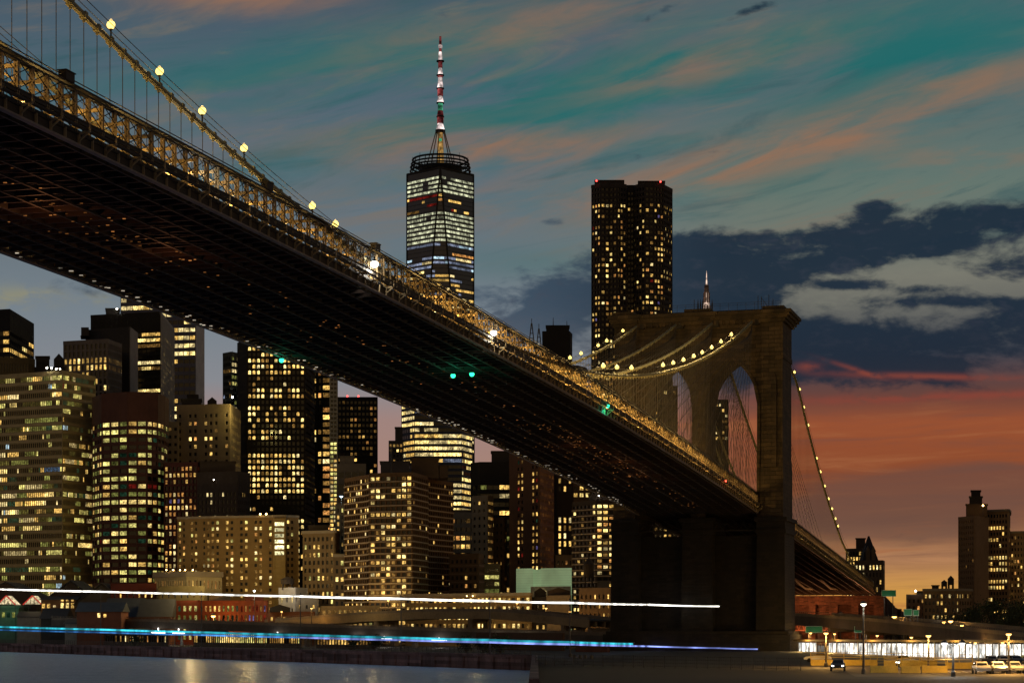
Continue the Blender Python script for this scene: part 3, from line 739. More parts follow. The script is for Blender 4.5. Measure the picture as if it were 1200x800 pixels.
            b2.hexa(lo, hi); b2.add([hi[0],hi[1],hi[2],hi[3],(m_.x,m_.y,ztop),((m_+bk).x,(m_+bk).y,ztop)], [(0,1,4),(2,3,5),(1,2,5,4),(3,0,4,5)])
            b2.build('penthouse', mat('penthouse_%d' % int(col[0]*1000), col, .85, .25, .2), root, org)
        elif kind == 'mast':
            c = (a+b)/2; b2.tube([(c.x,c.y,zr),(c.x,c.y,ztop)], [.35,.12], 6); b2.build('antenna', mat('mast_steel', (.12,.12,.12), .5, .2, .3), root, org)
        elif kind == 'lamp':
            c = (a+b)/2; rr = w/2; b2.bar((c.x,c.y,zr-.2), (c.x,c.y,ztop-rr*.5), rr*.4); b2.ball((c.x,c.y,ztop), rr, 8, 1)
            lm = {'w': glow('roof_lamp_white', (1,.93,.75), 26, vary=False), 'r': glow('roof_lamp_red', (1,.05,.04), 7, vary=False), 'g': glow('roof_lamp_green', (.75,1,.7), 18, vary=False), 'a': glow('roof_lamp_amber', (1,.62,.2), 20, vary=False)}[it[5]]
            b2.build('roof_lamp', [mat('mast_steel', (.12,.12,.12)), lm], root, org)
    for px, py, D, pw, cl in lights:
        point('facade_lamp_light', P(px,py,D)-org, pw, cl, root, .6)  # unseen lights added to brighten the fronts
    return root

DIMS = (('warm',3),('dim',4),('bright',1),('orange',1))
OLV = (('olive',2.5),('teal',1.2),('green',2.0),('warm',1.6),('lime',2.2),('pale',1.4),('bright',1.3),('cool',.35),('blue',.06),('red',.05))
YEL = (('lime',4),('green',3),('warm',2),('bright',1.2),('red',.3),('teal',1))
def city():
    B = facade
    # --- far behind
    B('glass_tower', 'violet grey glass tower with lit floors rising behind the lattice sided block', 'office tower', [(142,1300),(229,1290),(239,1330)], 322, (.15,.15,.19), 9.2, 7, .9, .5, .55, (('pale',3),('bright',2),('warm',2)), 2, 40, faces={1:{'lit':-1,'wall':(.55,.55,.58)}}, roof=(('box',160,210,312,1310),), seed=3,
      rowlit=((425,462,0.02),(330,345,.8),(380,415,.85)))
    one_world()
    gehry()
    woolworth()
    B('black_tower', 'black tower block with red roof lights left of the glass tower with bright white floors', 'tower block', [(396,1180),(442,1180)], 465, (.014,.012,.012), 6.7, 4.4, .6, .5, .22, (('dim',4),('orange',2),('warm',1.5),('pale',1)), 1, 40, roof=(('lamp',406,408,464,1180,'r'),('lamp',419,421,464,1180,'r'),('lamp',437,438,466,1180,'r')), seed=5, wallname='black_panel')
    B('stepped_tower', 'small stepped dusk lit building peeping out left of the bright glass tower', 'building', [(456,1350),(472,1350)], 516, (.10,.09,.09), 6, 4, .6, .5, .35, DIMS, 1, 25, roof=(('box',463,472,500,1352,(.09,.08,.08)),), seed=6)
    B('bright_glass_tower', 'faceted glass tower with almost every floor brightly lit, its head hidden by the bridge', 'office tower', [(471,1400),(486,1385),(541,1385),(553,1405)], 446, (.10,.11,.15), 7.2, 5.5, .94, .55, .74, (('bright',4),('pale',4),('warm',1.5),('steel',1)), 4, 45, seed=8, rowlit=((440,470,0),(540,560,.4)))
    B('dark_slab', 'plain windowless dark tower top with roof masts beside the pair of pointed crane masts', 'tower', [(636,1100),(667,1100),(670,1110)], 388, (.028,.025,.024), 8, 6, 1.3, .5, -1, DIMS, 1, 30, roof=(('mast',648,648.6,372,1105),('mast',664,664.6,376,1105),('box',640,667,381,1101,(.028,.025,.024))), seed=9)
    B('low_dark_block', 'dark lower block just right of the plain windowless tower top', 'building', [(655,1000),(677,1000),(687,1010)], 428, (.035,.032,.03), 8, 6, .5, .4, .04, DIMS, 1, 25, seed=10)
    B('arch_side_tower', 'dark tower with scattered lights seen through the right hand gothic arch', 'tower block', [(838,900),(853,900)], 468, (.03,.026,.024), 6.5, 3.6, .6, .5, .26, (('pale',2),('dim',3),('warm',2)), 1, 20, seed=12)
    B('arch_middle_tower', 'brown tower with few lit windows seen through the left hand gothic arch', 'tower block', [(766,880),(793,880)], 452, (.07,.055,.035), 8, 5, .5, .45, .14, DIMS, 1, 20, seed=13)
    # --- left cluster
    B('dark_office_tower', 'black office tower with slanting lit floors at the left edge above the ochre block', 'office tower', [(-60,1010),(11,1000),(39,1048)], 362, (.022,.02,.02), 9.6, 8, .97, .5, .34, (('warm',3),('bright',1.5),('dim',2)), 2, 40, blanks=((0,385),), faces={1:{'lit':.7,'pal':(('warm',4),('dim',3),('bright',1)),'run':3}}, seed=21)
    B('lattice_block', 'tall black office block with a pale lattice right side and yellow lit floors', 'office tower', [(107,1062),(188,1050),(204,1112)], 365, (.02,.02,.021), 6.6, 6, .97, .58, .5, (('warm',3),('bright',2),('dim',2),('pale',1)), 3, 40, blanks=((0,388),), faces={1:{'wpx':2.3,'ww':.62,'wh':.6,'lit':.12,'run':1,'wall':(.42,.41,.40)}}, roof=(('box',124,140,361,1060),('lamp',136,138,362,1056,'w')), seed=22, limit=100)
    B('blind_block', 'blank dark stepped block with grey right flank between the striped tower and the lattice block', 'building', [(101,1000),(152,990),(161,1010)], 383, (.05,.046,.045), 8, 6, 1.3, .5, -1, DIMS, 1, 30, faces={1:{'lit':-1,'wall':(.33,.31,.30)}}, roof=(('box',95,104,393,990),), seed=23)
    B('striped_tower', 'stone office tower with tall vertical window strips behind the ochre office block', 'office tower', [(75,953),(126,945),(142,962)], 397, (.21,.18,.155), 8.2, 5.8, .55, .72, .2, (('warm',4),('bright',2),('dim',1)), 1, 30, cap=.5, blanks=(), faces={1:{'lit':.05,'wpx':3.2}}, rowlit=((400,416,0),(417,424,.95),(425,433,.8),(434,442,.3)), seed=24)
    B('roof_works', 'dark rooftop shed with ribbed ochre band on the building behind the ochre office block', 'building', [(-40,900),(33,900),(40,905)], 419, (.16,.12,.05), 12, 3.2, .5, .8, .0, DIMS, 1, 20, seed=25)
    B('plant_block', 'low dark building with sheds and gabled tank left of the striped tower', 'building', [(38,905),(76,905)], 430, (.04,.036,.033), 9, 6, .5, .4, .0, DIMS, 1, 20, roof=(('box',42,58,417,906),('gable',63,75,414,906),('box',45,50,424,905)), seed=26)
    B('ochre_office_block', 'broad ochre office block with ribbon windows on every floor and white lamps on its roof', 'office block', [(-42,822),(73,800),(111,819)], 434, (.50,.40,.19), 9.75, 2.9, .80, .54, .50, OLV, 2.6, 32, cap=.35, mull=0, faces={1:{'lit':.36,'wpx':2.4}}, roof=(('lamp',54,56,431,801,'w'),('lamp',59.5,61.5,431,801,'w'),('lamp',65,67,432,801,'w'),('lamp',69.5,71,432,801,'w')), seed=27, bands=.1, band_mat=mat('ochre_band', (.66,.52,.26), .8, .15, .3))
    B('round_corner_block', 'dark red brick block with rounded corner and yellow ribbon windows beside the ochre block', 'office block', [(109,800),(120,786),(150,780),(172,780),(184,785),(192,794),(197,806)], 459, (.135,.058,.038), 9.15, 12, .82, .52, .62, YEL, 1, 28, blanks=((450,488),), seed=28, rowlit=((512,530,.3),(488,512,.9)), cap=.6)
    B('deco_block', 'tan stone block with yellow lit right side behind the rounded brick block', 'building', [(208,845),(269,840),(281,868)], 473, (.30,.225,.14), 9, 6.6, .5, .45, .17, (('warm',3),('bright',1),('dim',2),('orange',1)), 1, 26, cap=1.0, cols='1011011', roof=(('box',213,236,467,846,(.05,.035,.03)),('gable',243,254,465,850,(.06,.045,.035)),('box',220,232,462,850)), faces={1:{'lit':.9,'pal':(('lime',3),('warm',2)),'wpx':4}}, seed=29, lights=((283,480,836,4200,(1,.8,.25)),))
    B('deco_wing', 'lower tan wing left of the stepped stone block', 'building', [(196,842),(209,842)], 494, (.28,.21,.13), 9, 6, .5, .4, .08, DIMS, 1, 22, seed=30)
    B('lantern_tower', 'narrow glass building glowing green white left of the round headed window tower', 'office tower', [(262,960),(271,955),(280,960)], 412, (.07,.08,.075), 7.4, 4.5, .85, .55, .6, (('green',2),('pale',3),('lime',2),('cool',1)), 2, 25, faces={0:{'lit':.1,'pal':(('steel',1),('dim',1))}}, seed=31, roof=(('lamp',271.5,273.5,465,950,'w'),))
    B('round_window_tower', 'tall dark brown tower of round headed lit windows below the bridge', 'tower block', [(279,905),(290,890),(357,890),(368,920)], 396, (.02,.014,.011), 6.95, 5.0, .62, .62, .42, (('warm',4),('bright',3),('dim',2),('pale',1)), 1, 30, arched=True, cap=.3, faces={0:{'lit':.95,'wpx':4.4,'ww':.22,'wh':.45,'pal':(('pale',3),('bright',2))},2:{'ww':.97,'wh':.35,'lit':.3,'run':2}}, seed=32, rowlit=((398,440,.72),(441,446,.3),(447,455,.12),(456,468,.75),(469,476,.05),(477,500,.55),(501,515,.5),(516,530,.0),(532,577,.93),(578,590,.08),(590,600,.3),(600,605,.0),(605,665,.7)))
    B('wall_of_frames', 'black framed building with a column of orange windows right of the round window tower', 'building', [(360,960),(378,955),(389,955)], 420, (.015,.015,.016), 8.6, 7, .6, .6, .2, (('warm',3),('orange',2),('dim',2),('pale',1)), 1, 24, faces={1:{'lit':.85,'wpx':10,'ww':.9}}, seed=33)
    B('slim_fin_tower', 'slim pale grey tower whose lower half glows golden between the black blocks', 'tower', [(387,900),(395,900)], 440, (.34,.33,.33), 5, 3.9, .8, .6, .0, (('lime',3),('pale',2),('warm',2)), 1, 12, seed=34, rowlit=((518,640,.95),(640,790,.2)))
    # --- middle ground
    B('balcony_apartment_block', 'wide brown brick apartment block with thin white balcony lines and many lit flats', 'apartment block', [(405,672),(433,655),(434,650),(483,645),(500,662),(501,672),(530,690)], 553, (.14,.08,.036), 7.05, 6.4, .74, .56, .40, (('warm',4),('bright',2),('dim',3),('pale',.6)), 1, 26, bands=.28, band_mat=mat('balcony_line', (.50,.40,.28), .8, .12, .3), faces={0:{'lit':.2},3:{'lit':.06,'wpx':9},5:{'lit':.07},1:{'lit':0},4:{'lit':0}}, cols=None,
      roof=(('box',446,480,540,655,(.09,.06,.04)),('box',482,514,536,668,(.13,.085,.05)),('box',515,525,545,668,(.12,.08,.05)),('mast',458,458.6,520,655)), seed=41, lights=((436,700,640,2200,WARM),))
    B('concrete_block', 'grey concrete building with dark window bays standing behind the brown apartment block', 'building', [(396,760),(428,760)], 543, (.20,.17,.13), 14, 8, .8, .5, .06, DIMS, 1, 22, roof=(('box',398,415,534,762,(.2,.17,.13)),), seed=42)
    B('alley_building', 'narrow tan building with lit windows between the slim golden tower and the brown apartments', 'building', [(394,720),(408,720)], 590, (.22,.16,.08), 8, 4, .5, .55, .5, (('lime',2),('warm',3)), 1, 18, seed=43)
    B('dark_ribbon_block', 'dark office block with three greenish lamps on its blank top storey', 'office block', [(553,800),(563,795),(600,795)], 541, (.03,.027,.022), 10, 8, .92, .5, .34, (('warm',3),('pale',2),('cool',1),('green',2),('orange',1)), 2, 26, blanks=((500,566),), roof=(('box',576,600,528,800,(.05,.035,.03)),), seed=44, wallname='dark_ribbon_wall')
    lamp_row = None
    B('white_tower_block', 'pale rendered tower block with a lit golden stair strip on its right edge', 'apartment block', [(554,730),(571,725),(577,732)], 580, (.30,.235,.15), 9, 7, .45, .4, .12, DIMS, 1, 18, faces={1:{'lit':.97,'wpx':6,'ww':.7,'pal':(('orange',1),('warm',4))}}, seed=45)
    B('pale_stepped_block', 'pale low block with dark ribbon windows left of the white tower block', 'building', [(528,735),(558,730)], 600, (.20,.17,.13), 10, 7, .8, .5, .18, DIMS, 1, 18, roof=(('box',530,555,597,735,(.2,.17,.13)),), rowlit=((630,642,.95),), seed=46)
    B('tan_narrow_block', 'narrow tan brick block between the white tower block and tall red brick tower', 'building', [(576,742),(590,738),(593,745)], 606, (.22,.14,.07), 9, 6, .4, .4, .25, DIMS, 1, 18, seed=47)
    B('glazed_low_office', 'low office with lime lit windows at the foot of the narrow tan block', 'building', [(568,690),(585,690)], 660, (.22,.17,.09), 8, 5.6, .9, .55, .9, (('lime',3),('green',1)), 2, 16, seed=48)
    B('brown_balcony_block', 'dark brown balcony block in front of the pale low block', 'apartment block', [(528,665),(560,660),(566,668)], 648, (.10,.06,.032), 9.6, 6, .55, .45, .08, DIMS, 1, 18, bands=.2, band_mat=mat('brown_ledge', (.16,.10,.06)), seed=49)
    B('brick_tower', 'tall red brick apartment tower with two columns of scattered windows running up under the bridge', 'apartment tower', [(598,722),(632,705),(648,728)], 515, (.17,.082,.04), 7.9, 8.5, .58, .52, .5, (('warm',3),('dim',2),('bright',1),('violet',.5),('red',.25),('teal',.3)), 1, 24, faces={0:{'cols':'0011','lit':.55},1:{'lit':.6,'wpx':4.6}}, roof=(), seed=50)
    B('dark_slot_tower', 'dark tower with tall narrow amber windows right of the tall red brick tower', 'tower block', [(653,760),(671,760)], 545, (.035,.024,.018), 9.2, 6, .42, .66, .5, (('pale',2),('warm',3),('dim',1)), 1, 20, blanks=((576,602),), seed=51, rowlit=((602,650,.8),))
    B('warm_flank_tower', 'brown tower with warm lit upper windows partly hidden by the bridge deck', 'tower block', [(671,790),(692,790)], 556, (.12,.08,.045), 8, 6.5, .6, .55, .6, (('warm',3),('bright',1)), 1, 20, blanks=((580,790),), seed=52)
    B('white_line_block', 'dark apartment block with pale floor lines and bright flats beside the bridge tower', 'apartment block', [(672,620),(699,612),(720,612)], 586, (.055,.038,.026), 7.1, 6.8, .72, .5, .42, (('warm',3),('bright',2.2),('dim',2),('pale',1),('orange',1)), 1, 18, bands=.22, band_mat=mat('balcony_line', (.5,.4,.28)), faces={0:{'lit':.25},1:{'lit':.75}}, roof=(('box',690,716,578,616,(.07,.05,.04)),('lamp',701,703,580,612,'w'),('lamp',706,708,580,612,'w')), seed=53)
    B('small_corner_house', 'small tan house front tucked below the dark tower with amber windows', 'house', [(652,700),(671,700)], 650, (.20,.12,.06), 9, 5, .4, .5, .15, DIMS, 1, 14, seed=54)
    B('tan_hotel', 'broad tan hotel slab with regular small windows and a glowing stair shaft at its right', 'hotel', [(209,712),(247,706),(320,700),(322,699),(334,699),(335,700),(349,702)], 604, (.30,.195,.075), 7.25, 5.9, .55, .5, .36, (('warm',3),('lime',1.5),('bright',1),('dim',3),('pale',.7),('orange',1)), 1, 24, cols='110110', ledge=.25, faces={3:{'ww':.95,'wh':.62,'wpx':14,'lit':0,'cols':'1'},5:{'lit':.05},2:{'lit':0,'ww':1.3},4:{'lit':0,'ww':1.3}}, seed=55,
      roof=(('lamp',304,306,602,700,'a'),('lamp',311,313,602,700,'a')), lights=((229,640,660,6000,(1,.66,.2)),(290,640,655,6000,(1,.66,.2))))
    B('stair_shaft', 'glowing yellow stair shaft with stacked landings set on the tan hotel front', 'stair tower', [(321.5,697),(333.5,697)], 607, (.34,.24,.09), 6.8, 12.2, .9, .62, 0, (('white',1),), 1, 1.5, seed=56, rowlit=((604,654,1.0),), core=mat('stair_core', (.35,.25,.1)))
    B('red_brick_tower', 'dark red brick tower of warm windows between the rounded block and the tan hotel', 'apartment tower', [(193,775),(231,770),(233,776)], 541, (.14,.05,.035), 7.6, 5.6, .58, .6, .5, (('orange',3),('warm',3),('pale',1),('violet',.2)), 1, 22, seed=57)
    B('terraced_block', 'dark stepped building with roof terraces and uplights right of the red brick tower', 'building', [(232,765),(278,760),(292,768)], 552, (.085,.065,.05), 9, 5, .5, .5, .17, (('warm',2),('pale',2),('dim',2),('teal',1)), 1, 20, roof=(('box',234,276,540,770,(.10,.075,.05)),('lamp',250,251,562,757,'w')), seed=58, blanks=((545,578),))
    B('masonry_block', 'old brown masonry block with punched windows between the hotel and the apartments', 'building', [(356,690),(392,684),(397,690)], 622, (.24,.17,.09), 9.2, 6.4, .5, .52, .22, (('warm',3),('lime',1),('dim',2)), 1, 20, ledge=.4, roof=(('box',362,385,615,690,(.06,.045,.035)),), seed=59)
    B('narrow_masonry_block', 'narrow brown front with four lit windows beside the old masonry block', 'building', [(392,676),(410,676)], 650, (.21,.15,.085), 9.5, 6, .5, .55, .28, (('lime',2),('warm',2),('bright',1)), 1, 16, ledge=.25, seed=60)
    # --- right bank
    B('gabled_courthouse', 'dark building with lit arcade below a steep pointed roof beyond the right bridge span', 'building', [(1002,900),(1034,895),(1036,905)], 656, (0.142,0.104,0.072), 8.6, 4, .45, .6, .18, (('pale',2),('warm',2)), 1, 20, rowlit=((656,668,.9),), seed=61)
    spire_roof()
    B('lit_loft', 'squat tower of square lit windows left of the steep pointed roof', 'building', [(992,930),(1010,925),(1014,930)], 642, (0.095,0.072,0.057), 6.2, 4, .66, .66, .68, (('pale',2),('warm',3)), 1, 18, roof=(('box',1003,1014,630,932,(.07,.055,.045)),), seed=62)
    B('tall_brick_hall', 'tall tan brick tower with a dark stepped crown on the right bank', 'tower', [(1124,860),(1142,850),(1158,862)], 604, (0.323,0.199,0.104), 6.6, 4.2, .42, .5, .07, DIMS, 1, 20, faces={0:{'lit':.03},1:{'lit':.0,'ww':1.3}}, roof=(('box',1132,1157,590,858,(.16,.10,.055)),('box',1136,1151,581,862,(.04,.03,.025)),('box',1138,1149,574,864,(.035,.028,.024)),('lamp',1151,1153,592,853,'a')), seed=63)
    B('tall_brick_annexe', 'tan brick annexe with bright yellow office rows right of the dark crowned tower', 'tower', [(1157,872),(1181,866),(1183,880)], 597, (0.380,0.247,0.133), 7.0, 4, .62, .55, .25, (('bright',2),('warm',4)), 2, 20, ledge=.5, rowlit=((600,618,0),(618,625,.4),(626,636,.8),(640,646,0),(648,672,.75),(672,676,0),(680,690,.8)), seed=64)
    B('tall_brick_wing', 'wide tan brick wing at the right edge with dark even windows', 'tower', [(1181,878),(1235,870)], 622, (0.380,0.257,0.142), 7.0, 3.6, .5, .5, .07, DIMS, 1, 20, ledge=.4, rowlit=((680,688,.6),), seed=65)
    B('tank_roof_house', 'low tan building with two rooftop water tanks before the tall tan towers', 'building', [(1083,700),(1120,695),(1138,700)], 690, (0.285,0.190,0.104), 8.2, 5, .5, .52, .26, (('pale',1),('warm',3)), 1, 18, ledge=.3, roof=(('tank',1103,1110,679,702),('tank',1110.5,1118,674,702),('box',1092,1100,685,702)), seed=66)
    B('far_dark_house', 'small dark building with a roof lamp between bridge end and water tank building', 'building', [(1063,760),(1084,760)], 696, (0.095,0.067,0.048), 8, 5, .5, .5, .06, DIMS, 1, 16, roof=(('lamp',1072,1074,692,758,'w'),('box',1074,1084,692,762)), seed=67)

def one_world():
    Db = 1862.0; D = 1893.0; hw = 30.5; base = 56.0; top = ZP(205, D)
    c = G(516, D); r = Vector((c.x,c.y,0)).normalized(); t = Vector((r.y,-r.x,0)); org = Vector((c.x,c.y,ZL))
    root = thing('crystal_skyscraper', 'tallest glass skyscraper with chamfered faces, a ring crown and a striped lit spire', 'skyscraper', org)
    gl = mat('blue_glass', (.05,.075,.14), .10, .25, .02, 0, .8); dk = mat('crown_steel', (.02,.02,.022), .6, .3, .2)
    dv = lambda x, y, z: c+t*x+r*y+Vector((0,0,z))
    S = [(-hw,-hw),(hw,-hw),(hw,hw),(-hw,hw)]; k = hw*1.0
    Tt = [(0,-k),(k,0),(0,k),(-k,0)]
    b = MB(); b.add([dv(x,y,base) for x,y in S]+[dv(x,y,top) for x,y in Tt]+[dv(x,y,ZL) for x,y in S],
        [(0,1,4),(1,2,5),(2,3,6),(3,0,7),(4,1,5),(5,2,6),(6,3,7),(7,0,4),(4,5,6,7),(8,9,1,0),(9,10,2,1),(10,11,3,2),(11,8,0,3)])
    b.build('glass_shell', gl, root, org)
    ed = MB()
    for i in range(4):
        ed.bar(dv(*S[i],base), dv(*Tt[i],top), 1.5); ed.bar(dv(*S[i],base), dv(*Tt[(i+3) % 4],top), 1.5)
        ed.bar(dv(*Tt[i],top), dv(*Tt[(i+1) % 4],top), 1.6)
    ed.build('edge_trim', dk, root, org)
    # floors: each front triangle is cut by level; lit panes and thin spandrel lines follow it
    tri = [(Vector((-hw,-hw,base)), Vector((hw,-hw,base)), Vector((0,-k,top))), (Vector((-hw,-hw,base)), Vector((0,-k,top)), Vector((-k,0,top))), (Vector((hw,-hw,base)), Vector((k,0,top)), Vector((0,-k,top)))]
    rg = random.Random(4); fl = 4.05; n = int((top-base)/fl)
    panes = []; sp = MB()
    for ti, (a, b_, c_) in enumerate(tri):
        nn = (b_-a).cross(c_-a).normalized(); nn = -nn if nn.y > 0 else nn
        for i in range(n-1):
            z = base+i*fl; y = YH-(z-HC)*F/D
            def cut(zz):
                xs = []
                for u, v in ((a,b_),(b_,c_),(c_,a)):
                    if abs(u.z-v.z) > 1e-6 and min(u.z,v.z)-1e-6 <= zz <= max(u.z,v.z)+1e-6: xs.append(u+(v-u)*((zz-u.z)/(v.z-u.z)))
                xs.sort(key=lambda p: (p.x, p.y)); return xs[0], xs[-1]
            p0, p1 = cut(z+.35*fl); q0, q1 = cut(z+.92*fl)
            sp.bar(dv(*(p0+nn*.2)), dv(*(p1+nn*.2)), .35)
            if y < 214: continue
            if y < 236: L, pl, rn = .98, 'mech', 6
            elif y < 258: L, pl, rn = .32, (('warm',2),('orange',2),('red',1),('dim',3)), 3
            elif y < 293: L, pl, rn = .99, 'mech', 6
            elif y < 300: L, pl, rn = (.9 if ti > 1 else .4), (('steel',4),('cool',1)), 5
            elif y < 312: L, pl, rn = .22, (('orange',2),('warm',2),('steel',1)), 3
            elif y < 325: L, pl, rn = .9, (('steel',3),('cool',1),('pale',1)), 4
            else: L, pl, rn = .55, (('pale',2),('warm',3),('bright',1),('steel',2)), 3
            W0 = (p1-p0).length; m = max(1, round(W0/(6.4 if pl == 'mech' else 3.2))); j = 0
            while j < m:
                ln = min(m-j, 1 if pl == 'mech' else 1+int(rg.expovariate(1/rn)))
                if rg.random() < L:
                    g = .04 if pl == 'mech' else .03
                    f0, f1 = (j+g)/m, (j+ln-g)/m
                    P4 = [p0+(p1-p0)*f0, p0+(p1-p0)*f1, q0+(q1-q0)*f1, q0+(q1-q0)*f0]
                    kk = 'mech' if pl == 'mech' else (lambda x: x)(pick2(rg, pl))
                    panes.append(([dv(*(p+nn*.3)) for p in P4], kk))
                j += ln
    sp.build('floor_line', mat('spandrel_grey', (.06,.08,.14), .4, .2, .1), root, org)
    mech = glow('mechanical_floor', (.80,.82,.52), .62, True, .25)
    rest = MB(); rm = []
    for i, (vs, kk) in enumerate(sorted(panes, key=lambda p: -(p[0][1]-p[0][0]).length)):
        m = mech if kk == 'mech' else wmat(kk)
        if i < 100:
            b = MB(); b.add(vs, [(0,1,2,3)]); b.build('window', m, root, org)
        else:
            if m not in rm: rm.append(m)
            rest.add(vs, [(0,1,2,3)], rm.index(m))
    stuff(rest.build('window', rm, root, org))
    # crown: set back drum, ring and gallery
    cr = MB(); e = Vector((c.x,c.y,0))
    cr.lathe([(20,0),(20,7)], 32, (c.x,c.y,top)); cr.build('crown_drum', dk, root, org)
    rg_ = MB()
    for zz, rr in ((3.0,27.5),(6.5,27.2),(9.6,26.4),(13.2,25.4)):
        pts = [(c.x+rr*math.cos(a*math.pi/24), c.y+rr*math.sin(a*math.pi/24), top+zz) for a in range(49)]
        rg_.tube(pts, .85 if zz < 10 else 1.0, 5)
    for a in range(24):
        an = a*math.pi/12; rg_.bar((c.x+27.6*math.cos(an), c.y+27.6*math.sin(an), top+.5), (c.x+25.4*math.cos(an), c.y+25.4*math.sin(an), top+13.4), .7)
        rg_.bar((c.x+25.4*math.cos(an), c.y+25.4*math.sin(an), top+13), (c.x+25.4*math.cos(an), c.y+25.4*math.sin(an), top+13+ (3.5 if a % 3 == 0 else 1.2)), .3)
        rg_.bar((c.x+20*math.cos(an), c.y+20*math.sin(an), top+5), (c.x+25.4*math.cos(an), c.y+25.4*math.sin(an), top+8), .5)
    rg_.build('crown_ring', dk, root, org)
    zr = lambda py: ZP(py, D)
    mw = glow('spire_white', (1,.80,.76), .75, True, .12); mr = glow('spire_red', (.55,.10,.10), .42, True, .12); mg = glow('spire_green', (.16,.85,.45), .8, True, .1); mo = glow('spire_gold', (.75,.42,.12), .5, True, .1)
    segs = [(43,46.5,1.0,mr),(47,53,1.2,mr),(53,56.5,1.9,mw),(57,61,1.2,mr),(61,72,(1.3,2.2),mw),(72.5,80,2.0,mr),(80,88,(1.4,2.6),mw),(88.5,91,2.4,mr),(91,104,(1.7,2.9),mw),(104.5,113,2.6,mr),(113,121,(2,3.4),mw),(121.5,130,2.3,mg),(130,137,(2.4,3.2),mr),(137,145,3.0,mr),(145,152,(2.6,3.9),mw)]
    for y0, y1, w, m in segs:
        w0, w1 = w if isinstance(w, tuple) else (w, w)
        b = MB(); b.lathe([(w1,zr(y1)),(w0,zr(y0))], 10, (c.x,c.y,0)); b.build('spire_segment', m, root, org)
    b = MB()
    for y in (72,88.5,104,121,137,153): b.lathe([(3.6,zr(y)-.5),(3.6,zr(y)+.5)], 12, (c.x,c.y,0))
    b.lathe([(4.6,zr(156)),(4.6,zr(152.5))], 14, (c.x,c.y,0)); b.build('spire_collar', dk, root, org)
    b = MB(); b.lathe([(3.6,top+6),(2.4,zr(156))], 10, (c.x,c.y,0)); b.build('spire_foot', mo, root, org)
    b = MB(); b.ball((c.x,c.y-3.4,zr(165)), 1.6, 8); b.build('spire_beacon', mg, root, org)
    for a in range(6):
        an = a*math.pi/3+.3; b = MB(); b.tube([(c.x+4*math.cos(an), c.y+4*math.sin(an), zr(154)), (c.x+13*math.cos(an), c.y+13*math.sin(an), top+7)], .5, 6); b.build('spire_stay', mat('stay_steel', (.3,.27,.25)), root, org)
def pick2(rg, pal):
    t = rg.random()*sum(w for _, w in pal)
    for k, w in pal:
        t -= w
        if t <= 0: return k
    return pal[-1][0]

def gehry():
    D = 1190
    ch = [(694,1196),(704,1191),(714,1193),(723,1190),(733,1194),(735,1203),(743,1203),(746,1195),(756,1189),(766,1190),(777,1194),(787,1206)]
    facade('rippled_apartment_tower', 'tall dark rippled apartment tower of scattered yellow windows right behind the bridge tower', 'apartment tower', ch, 214, (.055,.045,.04), 6.35, 4.7, .68, .52, .27,
           (('warm',4),('bright',2.2),('dim',3),('orange',1),('pale',.6),('violet',.2),('red',.12)), 1, 34, blanks=(), rowlit=((200,239,.0),(240,246,.6),(247,254,.25)), proud=.5, cap=.6, seed=71, faces={4:{'lit':.02},5:{'lit':.02}, 0:{'lit':.32}},
           roof=(('lamp',698,700,212,1191,'r'),('lamp',773,775,213,1191,'r'),('box',697,731,211,1197,(.04,.034,.03)),('box',748,779,212,1197,(.04,.034,.03)),('box',733,748,217,1206,(.03,.026,.024))))

def woolworth():
    D = 1350; c = G(828, D); org = Vector((c.x,c.y,ZL)); s = D/F
    root = thing('crowned_skyscraper', 'slender floodlit spire of an old skyscraper showing over the bridge tower top', 'skyscraper', org)
    tc = stone('terracotta', (.62,.46,.38), 3, 2)
    b = MB(); w = 8*s
    b.box(c.x-w, c.x+w, c.y-w, c.y+w, ZL, ZP(372,D)); b.build('shaft', mat('old_stone', (.2,.15,.1)), root, org)
    cr = MB()
    cr.lathe([(4.4*s,ZP(374,D)),(4.2*s,ZP(362,D)),(3.1*s,ZP(354,D)),(2.9*s,ZP(346,D)),(2.0*s,ZP(343,D)),(1.6*s,ZP(336,D)),(.9*s,ZP(333,D)),(.55*s,ZP(326,D)),(.1*s,ZP(317,D))], 8, (c.x,c.y,0))
    cr.build('spire', glow('floodlit_terracotta', (.95,.66,.50), .95, True, .3), root, org)  # floodlight put into the spire as its own emission
    rb = MB()
    for a in range(8):
        an = a*math.pi/4+.2
        for r0, y0, r1, y1 in ((4.6,372,4.4,358),(3.3,355,3.1,343),(2.1,343,1.8,334)): rb.bar((c.x+r0*s*math.cos(an), c.y+r0*s*math.sin(an), ZP(y0,D)), (c.x+r1*s*math.cos(an), c.y+r1*s*math.sin(an), ZP(y1,D)), .8)
    rb.build('rib', tc, root, org)
    pn = MB()
    for dx in (-11,-8,-5.5,5.5): pn.lathe([(.9*s,ZP(366,D)),(.8*s,ZP(358,D)),(.1*s,ZP(352,D))], 6, (c.x+dx*s,c.y-6,0))
    pn.build('pinnacle', mat('old_copper', (.10,.10,.09)), root, org)

